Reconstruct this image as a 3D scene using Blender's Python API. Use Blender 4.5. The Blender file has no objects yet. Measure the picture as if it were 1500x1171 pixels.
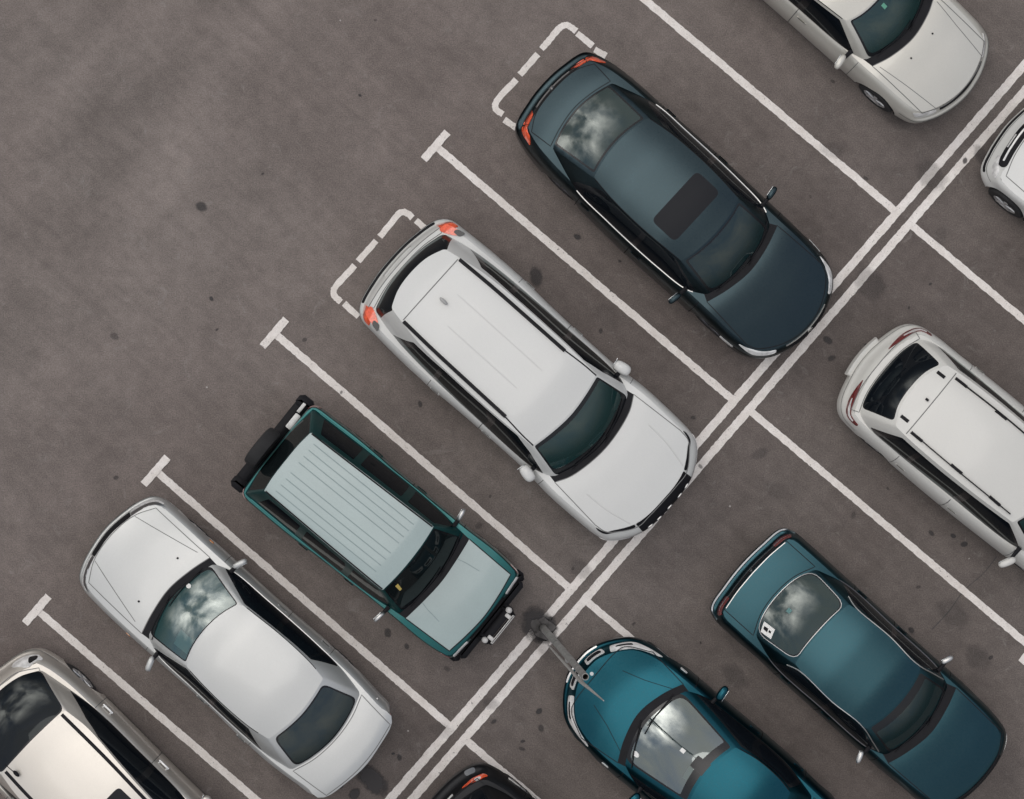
import bpy, math, random
import numpy as np
from mathutils import Vector, Matrix
from mathutils.geometry import delaunay_2d_cdt
random.seed(7)
R = math.radians
S = bpy.context.scene
COL = S.collection

# ------------------------------------------------------------------ camera, sky, sun, exposure
CAM_H = 36.0
cd = bpy.data.cameras.new('camera'); cam = bpy.data.objects.new('camera', cd); COL.objects.link(cam); S.camera = cam
cam.location = (-0.60, -0.245, CAM_H)
cd.sensor_fit = 'HORIZONTAL'; cd.sensor_width = 36.0
cd.lens = 36.0 * CAM_H / 15.0
cd.shift_x = 0.60 / 15.0; cd.shift_y = 0.245 / 15.0
cd.clip_start = 1.0; cd.clip_end = 3000.0

SUN_ELEV, SUN_AZ = 84.0, 125.0          # azimuth measured counter-clockwise from +X: light comes from the upper left
W = bpy.data.worlds.new('World'); S.world = W; W.use_nodes = True
nt = W.node_tree; nt.nodes.clear()
def wn(t, **k):
    n = nt.nodes.new(t)
    for a, b in k.items(): setattr(n, a, b)
    return n
wo = wn('ShaderNodeOutputWorld'); wb = wn('ShaderNodeBackground'); wb.inputs['Strength'].default_value = 0.148
sky = wn('ShaderNodeTexSky'); sky.sky_type = 'NISHITA'; sky.sun_disc = False
sky.sun_elevation = R(SUN_ELEV); sky.sun_rotation = R(90.0 - SUN_AZ)
sky.air_density = 1.0; sky.dust_density = 2.0
tc = wn('ShaderNodeTexCoord')
cn = wn('ShaderNodeTexNoise'); cn.inputs['Scale'].default_value = 2.2; cn.inputs['Detail'].default_value = 9; cn.inputs['Roughness'].default_value = 0.62
cn.inputs['Distortion'].default_value = 0.35
nt.links.new(tc.outputs['Generated'], cn.inputs['Vector'])
cr = wn('ShaderNodeValToRGB'); cr.color_ramp.elements[0].color = (.30, .30, .30, 1); cr.color_ramp.elements[0].position = 0.40; cr.color_ramp.elements[1].position = 0.62
nt.links.new(cn.outputs['Fac'], cr.inputs['Fac'])
n2 = wn('ShaderNodeTexNoise'); n2.inputs['Scale'].default_value = 3.4; n2.inputs['Detail'].default_value = 6; n2.inputs['Roughness'].default_value = 0.5; nt.links.new(tc.outputs['Generated'], n2.inputs['Vector'])
r2 = wn('ShaderNodeMapRange', interpolation_type='SMOOTHSTEP'); r2.inputs['From Min'].default_value = 0.38; r2.inputs['From Max'].default_value = 0.68; nt.links.new(n2.outputs['Fac'], r2.inputs['Value'])
# the cloud deck is thinner (brighter) towards the hidden sun
dt = wn('ShaderNodeVectorMath', operation='DOT_PRODUCT'); nt.links.new(tc.outputs['Generated'], dt.inputs[0])
gd = Vector((-0.66, 0.56, 0.50)).normalized(); dt.inputs[1].default_value = gd
mr = wn('ShaderNodeMapRange', interpolation_type='SMOOTHSTEP'); mr.inputs['From Min'].default_value = 0.86; mr.inputs['From Max'].default_value = 1.0
mr.inputs['To Min'].default_value = 0.0; mr.inputs['To Max'].default_value = 1.0
nt.links.new(dt.outputs['Value'], mr.inputs['Value'])
cc = wn('ShaderNodeMix', data_type='RGBA'); cc.inputs['A'].default_value = (5.5, 5.35, 5.15, 1); cc.inputs['B'].default_value = (74, 70, 65, 1)
gm = wn('ShaderNodeMath', operation='MULTIPLY'); nt.links.new(mr.outputs['Result'], gm.inputs[0]); nt.links.new(r2.outputs['Result'], gm.inputs[1])
nt.links.new(gm.outputs[0], cc.inputs['Factor'])
mx = wn('ShaderNodeMix', data_type='RGBA')
nt.links.new(cr.outputs['Color'], mx.inputs['Factor']); nt.links.new(sky.outputs['Color'], mx.inputs['A']); nt.links.new(cc.outputs['Result'], mx.inputs['B'])
# sky dimmed towards the horizon, added to darken car sides and contact shadows
sx_ = wn('ShaderNodeSeparateXYZ'); nt.links.new(tc.outputs['Generated'], sx_.inputs[0])
hz = wn('ShaderNodeMapRange', interpolation_type='SMOOTHSTEP'); hz.inputs['From Min'].default_value = 0.05; hz.inputs['From Max'].default_value = 0.55
hz.inputs['To Min'].default_value = 0.10; hz.inputs['To Max'].default_value = 1.0; nt.links.new(sx_.outputs['Z'], hz.inputs['Value'])
hm = wn('ShaderNodeMix', data_type='RGBA', blend_type='MULTIPLY'); hm.inputs['Factor'].default_value = 1.0
nt.links.new(mx.outputs['Result'], hm.inputs['A']); nt.links.new(hz.outputs['Result'], hm.inputs['B'])
nt.links.new(hm.outputs['Result'], wb.inputs['Color']); nt.links.new(wb.outputs['Background'], wo.inputs['Surface'])

sl = bpy.data.lights.new('sun', 'SUN'); sl.energy = 0.5; sl.angle = R(34); sl.color = (1.0, 0.965, 0.92)
so = bpy.data.objects.new('sun', sl); COL.objects.link(so)
sd = Vector((math.cos(R(SUN_ELEV)) * math.cos(R(SUN_AZ)), math.cos(R(SUN_ELEV)) * math.sin(R(SUN_AZ)), math.sin(R(SUN_ELEV))))
so.rotation_euler = sd.to_track_quat('Z', 'Y').to_euler(); so.location = sd * 60
S.view_settings.view_transform = 'Standard'; S.view_settings.look = 'None'; S.view_settings.gamma = 1.0
S.view_settings.exposure = 0.0
S.cycles.max_bounces = 8; S.cycles.transparent_max_bounces = 12; S.cycles.caustics_reflective = False; S.cycles.caustics_refractive = False

# ------------------------------------------------------------------ materials
def srgb(r, g, b):
    f = lambda c: (c / 12.92 if c <= 0.04045 else ((c + 0.055) / 1.055) ** 2.4)
    return (f(r / 255), f(g / 255), f(b / 255), 1.0)
def newmat(name):
    m = bpy.data.materials.new(name); m.use_nodes = True; m.node_tree.nodes.clear(); return m
class NT:
    def __init__(s, m): s.t = m.node_tree; s.o = s.n('ShaderNodeOutputMaterial')
    def n(s, t, **k):
        x = s.t.nodes.new(t)
        for a, b in k.items():
            setattr(x, a, b)
        return x
    def l(s, a, b): s.t.links.new(a, b)
    def noise(s, vec, scale, detail=4, rough=0.55, dist=0.0):
        n = s.n('ShaderNodeTexNoise'); n.inputs['Scale'].default_value = scale; n.inputs['Detail'].default_value = detail
        n.inputs['Roughness'].default_value = rough; n.inputs['Distortion'].default_value = dist
        s.l(vec, n.inputs['Vector']); return n.outputs['Fac']
    def ramp(s, fac, stops):
        r = s.n('ShaderNodeValToRGB'); e = r.color_ramp.elements
        while len(e) < len(stops): e.new(0.5)
        for i, (p, c) in enumerate(stops):
            e[i].position = p; e[i].color = c if isinstance(c, tuple) else (c, c, c, 1)
        s.l(fac, r.inputs['Fac']); return r.outputs['Color']
    def mix(s, fac, a, b, blend='MIX'):
        m = s.n('ShaderNodeMix', data_type='RGBA', blend_type=blend)
        for inp, v in (('Factor', fac), ('A', a), ('B', b)):
            if isinstance(v, bpy.types.NodeSocket): s.l(v, m.inputs[inp])
            else: m.inputs[inp].default_value = v
        return m.outputs['Result']
def simple(name, col, rough=0.5, metal=0.0, coat=0.0, spec=0.5, bump=0.0, bscale=200, emis=None, vary=0.0, vscale=5):
    m = newmat(name); t = NT(m); p = t.n('ShaderNodeBsdfPrincipled')
    p.inputs['Base Color'].default_value = col; p.inputs['Roughness'].default_value = rough; p.inputs['Metallic'].default_value = metal
    p.inputs['Coat Weight'].default_value = coat; p.inputs['Coat Roughness'].default_value = 0.05; p.inputs['Specular IOR Level'].default_value = spec
    tcn = t.n('ShaderNodeTexCoord')
    if vary > 0:
        f = t.noise(tcn.outputs['Object'], vscale, 5, 0.6)
        c = t.mix(t.ramp(f, [(0.3, 0.0), (0.7, 1.0)]), tuple(x * (1 - vary) for x in col[:3]) + (1,), tuple(min(1, x * (1 + vary)) for x in col[:3]) + (1,))
        t.l(c, p.inputs['Base Color'])
    if bump > 0:
        f = t.noise(tcn.outputs['Object'], bscale, 3); b = t.n('ShaderNodeBump'); b.inputs['Strength'].default_value = bump; b.inputs['Distance'].default_value = 0.002
        t.l(f, b.inputs['Height']); t.l(b.outputs['Normal'], p.inputs['Normal'])
    t.l(p.outputs['BSDF'], t.o.inputs['Surface']); return m
def paint(name, col, rough=0.38, metal=0.0, coat=0.6, dust=0.10, dustcol=(0.33, 0.30, 0.27, 1), vary=0.05):
    """car paint: clear coat over colour, thin uneven film of road dust and water spots"""
    m = newmat(name); t = NT(m); p = t.n('ShaderNodeBsdfPrincipled'); tcn = t.n('ShaderNodeTexCoord'); ob = tcn.outputs['Object']
    big = t.noise(ob, 1.3, 4, 0.55); fine = t.noise(ob, 38, 6, 0.7); grain = t.noise(ob, 240, 2, 0.6)
    c = t.mix(t.ramp(big, [(0.3, 0.0), (0.7, 1.0)]), tuple(x * (1 - vary) for x in col[:3]) + (1,), tuple(min(1, x * (1 + vary)) for x in col[:3]) + (1,))
    d = t.n('ShaderNodeMath', operation='MULTIPLY'); t.l(t.ramp(fine, [(0.42, 0.25), (0.75, 1.0)]), d.inputs[0]); d.inputs[1].default_value = dust
    c = t.mix(d.outputs[0], c, dustcol)
    g = t.ramp(grain, [(0.35, 0.93), (0.7, 1.05)]); c = t.mix(1.0, c, g, 'MULTIPLY')
    t.l(c, p.inputs['Base Color']); p.inputs['Metallic'].default_value = metal
    rr = t.n('ShaderNodeMapRange'); rr.inputs['To Min'].default_value = rough - 0.06; rr.inputs['To Max'].default_value = rough + 0.12
    t.l(fine, rr.inputs['Value']); t.l(rr.outputs['Result'], p.inputs['Roughness'])
    p.inputs['Coat Weight'].default_value = coat; p.inputs['Coat Roughness'].default_value = 0.09
    t.l(p.outputs['BSDF'], t.o.inputs['Surface']); return m
def glass(name, tint, refl=0.09, body=0.35, bodycol=(0.012, 0.02, 0.022, 1), ior=1.5):
    """tinted car glass: see-through, mirror-like at the surface, slightly dusty"""
    m = newmat(name); t = NT(m); tcn = t.n('ShaderNodeTexCoord')
    tr = t.n('ShaderNodeBsdfTransparent'); tr.inputs['Color'].default_value = tint
    df = t.n('ShaderNodeBsdfDiffuse'); df.inputs['Color'].default_value = bodycol
    a = t.n('ShaderNodeMixShader'); a.inputs['Fac'].default_value = body; t.l(tr.outputs[0], a.inputs[1]); t.l(df.outputs[0], a.inputs[2])
    gl = t.n('ShaderNodeBsdfGlossy'); gl.inputs['Roughness'].default_value = 0.03; gl.inputs['Color'].default_value = (0.93, 1.0, 0.985, 1)
    fr = t.n('ShaderNodeFresnel'); fr.inputs['IOR'].default_value = ior
    ad = t.n('ShaderNodeMath', operation='ADD', use_clamp=True); t.l(fr.outputs[0], ad.inputs[0]); ad.inputs[1].default_value = refl
    b = t.n('ShaderNodeMixShader'); t.l(ad.outputs[0], b.inputs['Fac']); t.l(a.outputs[0], b.inputs[1]); t.l(gl.outputs[0], b.inputs[2])
    t.l(b.outputs[0], t.o.inputs['Surface']); return m

M = {}
M['tyre'] = simple('tyre_rubber', (0.018, 0.018, 0.019, 1), 0.85, bump=0.6, bscale=90, vary=0.3)
M['rim'] = simple('alloy', (0.60, 0.60, 0.60, 1), 0.35, 0.6, vary=0.15)
M['rimdark'] = simple('dark_alloy', (0.10, 0.10, 0.11, 1), 0.4, 0.8)
M['dull'] = simple('dull_chrome', (0.36, 0.37, 0.38, 1), 0.28, 1.0)
M['black'] = simple('black_plastic', (0.008, 0.008, 0.010, 1), 0.6, spec=.2, bump=0.3, bscale=300, vary=0.25)
M['blackgloss'] = simple('gloss_black', (0.008, 0.009, 0.011, 1), 0.15, spec=0.5)
M['gaplight'] = simple('panel_gap_soft_shadow', (0.17, 0.17, 0.165, 1), 0.9, spec=0.1)  # grey strip colour stands in for soft occlusion in light cars' panel gaps
M['gap'] = simple('panel_gap_shadow', (0.02, 0.02, 0.022, 1), 0.9, spec=0.1)
M['under'] = simple('underbody', (0.01, 0.01, 0.01, 1), 0.9)
M['chrome'] = simple('chrome', (0.75, 0.75, 0.76, 1), 0.14, 1.0)
M['satin'] = simple('satin_metal', (0.55, 0.55, 0.54, 1), 0.35, 0.9)
M['interior'] = simple('cabin_trim', (0.022, 0.026, 0.028, 1), 0.8, vary=0.3, vscale=9)
M['seat'] = simple('seat_fabric', (0.034, 0.042, 0.045, 1), 0.9, vary=0.25, vscale=14)
M['lightseat'] = simple('light_seat_fabric', (0.19, 0.20, 0.19, 1), 0.9, vary=0.2, vscale=14)
M['redlens'] = simple('red_lens', (0.78, 0.095, 0.03, 1), 0.12, coat=1.0, vary=0.35, vscale=22)
M['darkred'] = simple('dark_red_lens', (0.13, 0.02, 0.02, 1), 0.12, coat=1.0, vary=0.4, vscale=30)
M['clear'] = simple('clear_lens', (0.74, 0.74, 0.73, 1), 0.16, 0.1, coat=1.0, vary=0.3, vscale=10)
M['amber'] = simple('amber_lens', (0.65, 0.25, 0.06, 1), 0.2, coat=1.0)
M['mirrorglass'] = simple('mirror_glass', (0.6, 0.63, 0.65, 1), 0.03, 1.0)
M['plate'] = simple('number_plate', (0.62, 0.62, 0.60, 1), 0.4, vary=0.1, vscale=20)
M['white'] = simple('white_sticker', (0.72, 0.72, 0.70, 1), 0.5)
M['sunroof'] = simple('sunroof_glass', (0.008, 0.009, 0.012, 1), 0.55, spec=0.25)
M['bright'] = simple('bright_trim', (0.72, 0.72, 0.71, 1), 0.25, 0.35)
M['yellow'] = simple('yellow_sticker', (0.6, 0.45, 0.12, 1), 0.5)
M['greensticker'] = simple('green_sticker', (0.12, 0.35, 0.25, 1), 0.5)
M['frit'] = simple('glass_frit', (0.007, 0.008, 0.010, 1), 0.2, spec=0.4)
M['tealmark'] = simple('teal_badge', (0.05, 0.16, 0.16, 1), 0.4)
M['jcrease'] = simple('green_crease_shade', (0.19, 0.25, 0.25, 1), 0.5)  # darker than the bonnet colour: the fold's shade is put into the strip
M['crease'] = simple('soft_crease_shade', (0.53, 0.53, 0.515, 1), 0.5)  # white darkened a little, so pressed lines carry their shade as colour
M['glass_bright'] = glass('sky_mirroring_glass', (0.30, 0.44, 0.44, 1), 0.15, 0.45, (0.030, 0.060, 0.060, 1))
M['glass_aqua'] = glass('aqua_glass', (0.40, 0.62, 0.62, 1), 0.07, 0.50, (0.022, 0.085, 0.088, 1))
M['glass_teal'] = glass('teal_glass', (0.50, 0.72, 0.70, 1), 0.02, 0.50, (0.020, 0.062, 0.062, 1))
M['glass_dark'] = glass('dark_glass', (0.12, 0.14, 0.16, 1), 0.015, 0.90, (0.006, 0.008, 0.011, 1), 1.22)
M['glass_black'] = glass('deep_tinted_glass', (0.05, 0.06, 0.06, 1), 0.010, 0.985, (0.007, 0.010, 0.011, 1), 1.3)
M['glass_front'] = glass('clear_dark_glass', (0.30, 0.40, 0.41, 1), 0.015, 0.55, (0.012, 0.034, 0.038, 1))
M['glass_refl'] = glass('bright_glass', (0.26, 0.34, 0.35, 1), 0.02, 0.62, (0.012, 0.035, 0.036, 1))
M['glass_rear'] = glass('tinted_glass', (0.28, 0.36, 0.38, 1), 0.08, 0.45, (0.016, 0.022, 0.026, 1))
M['glass_green'] = glass('green_rear_glass', (0.30, 0.40, 0.40, 1), 0.02, 0.6, (0.020, 0.034, 0.036, 1))

# ------------------------------------------------------------------ objects
def link(name, mesh=None, parent=None, loc=(0, 0, 0), rot=(0, 0, 0)):
    o = bpy.data.objects.new(name, mesh); COL.objects.link(o); o.parent = parent; o.location = loc; o.rotation_euler = rot; return o
def tag(o, label=None, cat=None, group=None, kind=None):
    if label: o['label'] = label
    if cat: o['category'] = cat
    if group: o['group'] = group
    if kind: o['kind'] = kind
    return o
def mesh_obj(name, V, F, mats, parent=None, normals=None, fmat=None, smooth=True, angle=None):
    me = bpy.data.meshes.new(name)
    me.from_pydata([tuple(map(float, v)) for v in V], [], [tuple(map(int, f)) for f in F]); me.update()
    for m in (mats if isinstance(mats, (list, tuple)) else [mats]): me.materials.append(m)
    if fmat is not None: me.polygons.foreach_set('material_index', np.asarray(fmat, dtype=np.int32))
    if smooth: me.polygons.foreach_set('use_smooth', np.ones(len(me.polygons), dtype=bool))
    if normals is not None: me.normals_split_custom_set_from_vertices([tuple(map(float, n)) for n in normals])
    elif angle is not None and smooth:
        me.set_sharp_from_angle(angle=R(angle))
    me.update()
    return link(name, me, parent)
class MB:
    """collects boxes, bars, lathes; build() links them as ONE mesh"""
    def __init__(s): s.V = []; s.F = []; s.M = []; s.cur = 0
    def add(s, V, F):
        b = len(s.V); s.V += [tuple(v) for v in V]; s.F += [tuple(i + b for i in f) for f in F]; s.M += [s.cur] * len(F)
    def box(s, c, d, bev=0.0, rz=0.0, ry=0.0, rx=0.0):
        """box of size d at c with chamfered edges"""
        x, y, z = [k / 2 for k in d]; bv = min(bev, x * .9, y * .9, z * .9)
        mt = Matrix.Rotation(rz, 3, 'Z') @ Matrix.Rotation(ry, 3, 'Y') @ Matrix.Rotation(rx, 3, 'X')
        if bv <= 0:
            V = [(sx * x, sy * y, sz * z) for sz in (-1, 1) for sy in (-1, 1) for sx in (-1, 1)]
            F = [(0, 2, 3, 1), (4, 5, 7, 6), (0, 1, 5, 4), (2, 6, 7, 3), (0, 4, 6, 2), (1, 3, 7, 5)]
        else:
            V = []; F = []; rings = []
            for (zz, ins) in ((-z, bv), (-z + bv, 0), (z - bv, 0), (z, bv)):
                r = []; X, Y = x - ins, y - ins; b2 = bv * 0.9
                for (px, py) in ((X, Y - b2), (X - b2, Y), (-X + b2, Y), (-X, Y - b2), (-X, -Y + b2), (-X + b2, -Y), (X - b2, -Y), (X, -Y + b2)):
                    r.append(len(V)); V.append((px, py, zz))
                rings.append(r)
            for a, b in zip(rings, rings[1:]):
                for i in range(8): F.append((a[i], a[(i + 1) % 8], b[(i + 1) % 8], b[i]))
            F.append(tuple(rings[0][::-1])); F.append(tuple(rings[-1]))
        s.add([mt @ Vector(v) + Vector(c) for v in V], F)
    def tube(s, pts, r, n=8, cap=True):
        pts = [Vector(p) for p in pts]; rs = r if isinstance(r, (list, tuple)) else [r] * len(pts); V = []; F = []
        for i, p in enumerate(pts):
            d = (pts[min(i + 1, len(pts) - 1)] - pts[max(i - 1, 0)]).normalized()
            a = d.orthogonal().normalized() if i == 0 else (a - d * a.dot(d)).normalized()
            b = d.cross(a)
            for k in range(n):
                an = 2 * math.pi * k / n; V.append(p + (a * math.cos(an) + b * math.sin(an)) * rs[i])
        for i in range(len(pts) - 1):
            for k in range(n): F.append((i * n + k, i * n + (k + 1) % n, (i + 1) * n + (k + 1) % n, (i + 1) * n + k))
        if cap: F.append(tuple(range(n))[::-1]); F.append(tuple(range((len(pts) - 1) * n, len(pts) * n)))
        s.add(V, F)
    def lathe(s, prof, c, axis='Y', n=32, closed=False):
        """prof = [(along axis, radius)]"""
        V = []; F = []; m = len(prof)
        for k in range(n):
            an = 2 * math.pi * k / n; ca, sa = math.cos(an), math.sin(an)
            for (h, r) in prof:
                V.append(Vector(((r * ca, h, r * sa) if axis == 'Y' else (r * ca, r * sa, h) if axis == 'Z' else (h, r * ca, r * sa))) + Vector(c))
        for k in range(n):
            for j in range(m - 1 if not closed else m):
                a = k * m + j; b = k * m + (j + 1) % m; c2 = ((k + 1) % n) * m + (j + 1) % m; d = ((k + 1) % n) * m + j
                F.append((a, b, c2, d))
        s.add(V, F)
    def ellipsoid(s, c, r, n=14, m=9, e=1.0, rz=0.0):
        V = []; F = []; mt = Matrix.Rotation(rz, 3, 'Z'); f = lambda v: math.copysign(abs(v) ** e, v)
        for j in range(m + 1):
            th = math.pi * j / m
            for k in range(n):
                ph = 2 * math.pi * k / n
                V.append(mt @ Vector((r[0] * f(math.sin(th)) * f(math.cos(ph)), r[1] * f(math.sin(th)) * f(math.sin(ph)), r[2] * f(math.cos(th)))) + Vector(c))
        for j in range(m):
            for k in range(n): F.append((j * n + k, (j + 1) * n + k, (j + 1) * n + (k + 1) % n, j * n + (k + 1) % n))
        s.add(V, F)
    def build(s, name, mats, parent=None, angle=40):
        return mesh_obj(name, s.V, s.F, mats, parent, fmat=s.M, angle=angle)

# ------------------------------------------------------------------ curves and surfaces
def catmull(P, n=14):
    P = np.asarray(P, float)
    if len(P) < 3: return np.array([P[0] + (P[-1] - P[0]) * t for t in np.linspace(0, 1, n)])
    Q = np.vstack([2 * P[0] - P[1], P, 2 * P[-1] - P[-2]]); out = []
    for i in range(1, len(Q) - 2):
        p0, p1, p2, p3 = Q[i - 1:i + 3]
        t0 = 0; t1 = t0 + max(1e-6, np.linalg.norm(p1 - p0)) ** .5; t2 = t1 + max(1e-6, np.linalg.norm(p2 - p1)) ** .5; t3 = t2 + max(1e-6, np.linalg.norm(p3 - p2)) ** .5
        for t in np.linspace(t1, t2, n, endpoint=False):
            A1 = (t1 - t) / (t1 - t0) * p0 + (t - t0) / (t1 - t0) * p1; A2 = (t2 - t) / (t2 - t1) * p1 + (t - t1) / (t2 - t1) * p2
            A3 = (t3 - t) / (t3 - t2) * p2 + (t - t2) / (t3 - t2) * p3
            B1 = (t2 - t) / (t2 - t0) * A1 + (t - t0) / (t2 - t0) * A2; B2 = (t3 - t) / (t3 - t1) * A2 + (t - t1) / (t3 - t1) * A3
            out.append((t2 - t) / (t2 - t1) * B1 + (t - t1) / (t2 - t1) * B2)
    out.append(P[-1]); return np.array(out)
def ccat(P, n=14):
    """curve that meets the centre line square"""
    P = [tuple(p) for p in P]; a = b = 0
    if abs(P[0][1]) < 1e-9: P = [(P[1][0], -P[1][1])] + P; a = 1
    if abs(P[-1][1]) < 1e-9: P = P + [(P[-2][0], -P[-2][1])]; b = 1
    C = catmull(P, n); return C[n * a: len(C) - n * b]
def arclen(P): return np.concatenate([[0], np.cumsum(np.linalg.norm(np.diff(P, axis=0), axis=1))])
def pchip(tab):
    x = np.array([a for a, b in tab], float); y = np.array([b for a, b in tab], float); h = np.diff(x); d = np.diff(y) / h
    m = np.zeros(len(x)); m[0] = d[0]; m[-1] = d[-1]
    for i in range(1, len(x) - 1):
        m[i] = 0 if d[i - 1] * d[i] <= 0 else 3 * (h[i - 1] + h[i]) / ((2 * h[i] + h[i - 1]) / d[i - 1] + (h[i] + 2 * h[i - 1]) / d[i])
    def f(q):
        q = np.clip(np.asarray(q, float), x[0], x[-1]); i = np.clip(np.searchsorted(x, q) - 1, 0, len(h) - 1); t = (q - x[i]) / h[i]
        return (2*t**3 - 3*t**2 + 1)*y[i] + (t**3 - 2*t**2 + t)*h[i]*m[i] + (-2*t**3 + 3*t**2)*y[i+1] + (t**3 - t**2)*h[i]*m[i+1]
    return f
def inside(poly, P):
    poly = np.asarray(poly); x, y = P[:, 0], P[:, 1]; r = np.zeros(len(P), bool); n = len(poly); j = n - 1
    for i in range(n):
        xi, yi = poly[i]; xj, yj = poly[j]
        if yi != yj:
            c = ((yi > y) != (yj > y)) & (x < (xj - xi) * (y - yi) / (yj - yi) + xi); r ^= c
        j = i
    return r
def dens(poly, sp, closed=True):
    poly = np.asarray(poly, float); out = []; n = len(poly)
    for i in range(n if closed else n - 1):
        a, b = poly[i], poly[(i + 1) % n]; k = max(1, int(math.ceil(np.linalg.norm(b - a) / sp)))
        for t in range(k): out.append(a + (b - a) * t / k)
    if not closed: out.append(poly[-1])
    return np.array(out)
def roundpoly(pts, r=0.05, n=4):
    pts = np.asarray(pts, float); out = []; m = len(pts); rr = r if isinstance(r, (list, tuple)) else [r] * m
    for i in range(m):
        p, a, b = pts[i], pts[i - 1], pts[(i + 1) % m]; da, db = a - p, b - p; la, lb = np.linalg.norm(da), np.linalg.norm(db)
        q = min(rr[i], la * .45, lb * .45)
        if q < 1e-4: out.append(p); continue
        A, B = p + da / la * q, p + db / lb * q
        for t in np.linspace(0, 1, n + 1): out.append((1 - t) ** 2 * A + 2 * t * (1 - t) * p + t * t * B)
    return np.array(out)
def cdt_regions(domain, regions, sp, holes=()):
    """domain polygon cut into named regions; regions = [(name, [polys])]; returns 2D verts and {name: tris}"""
    loops = [dens(domain, sp)] + [dens(p, sp) for _, ps in regions for p in ps] + [dens(h, sp) for h in holes]
    pts = []; edges = []
    for L in loops:
        b = len(pts); pts += [tuple(p) for p in L]; edges += [(b + i, b + (i + 1) % len(L)) for i in range(len(L))]
    bnd = np.array(pts); mn, mxx = np.min(domain, axis=0), np.max(domain, axis=0)
    gx, gy = np.meshgrid(np.arange(mn[0] + sp * .5, mxx[0], sp), np.arange(mn[1] + sp * .5, mxx[1], sp)); gx[::2] += sp * .5
    G = np.stack([gx.ravel(), gy.ravel()], 1); G = G[inside(domain, G)]
    if len(G):
        keep = np.ones(len(G), bool)
        for i in range(0, len(G), 500):
            d = np.min(((G[i:i + 500, None, :] - bnd[None]) ** 2).sum(2), axis=1); keep[i:i + 500] = d > (sp * .45) ** 2
        pts += [tuple(p) for p in G[keep]]
    res = delaunay_2d_cdt([Vector(p) for p in pts], edges, [], 0, 1e-5)
    V = np.array([tuple(v) for v in res[0]]); T = np.array([tuple(f) for f in res[2] if len(f) == 3])
    C = V[T].mean(axis=1)
    ar = np.abs(np.cross(V[T[:, 1]] - V[T[:, 0]], V[T[:, 2]] - V[T[:, 0]])); ok = inside(domain, C) & (ar > 1e-9)
    for h in holes: ok &= ~inside(h, C)
    T, C = T[ok], C[ok]; lab = np.full(len(T), -1)
    for i, (nm, ps) in enumerate(regions):
        for p in ps: lab[(lab < 0) & inside(p, C)] = i
    out = {nm: T[lab == i] for i, (nm, ps) in enumerate(regions)}; out['rest'] = T[lab < 0]
    return V, T, out
def vnormals(V3, T):
    n = np.zeros_like(V3); fn = np.cross(V3[T[:, 1]] - V3[T[:, 0]], V3[T[:, 2]] - V3[T[:, 0]])
    for k in range(3): np.add.at(n, T[:, k], fn)
    l = np.linalg.norm(n, axis=1); l[l == 0] = 1; return n / l[:, None]
def snorm(surf, U, e=0.004):
    U = np.asarray(U, float); a = surf(U + [e, 0]) - surf(U - [e, 0]); b = surf(U + [0, e]) - surf(U - [0, e]); n = np.cross(a, b)
    l = np.linalg.norm(n, axis=1); l[l == 0] = 1; return n / l[:, None]

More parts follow.
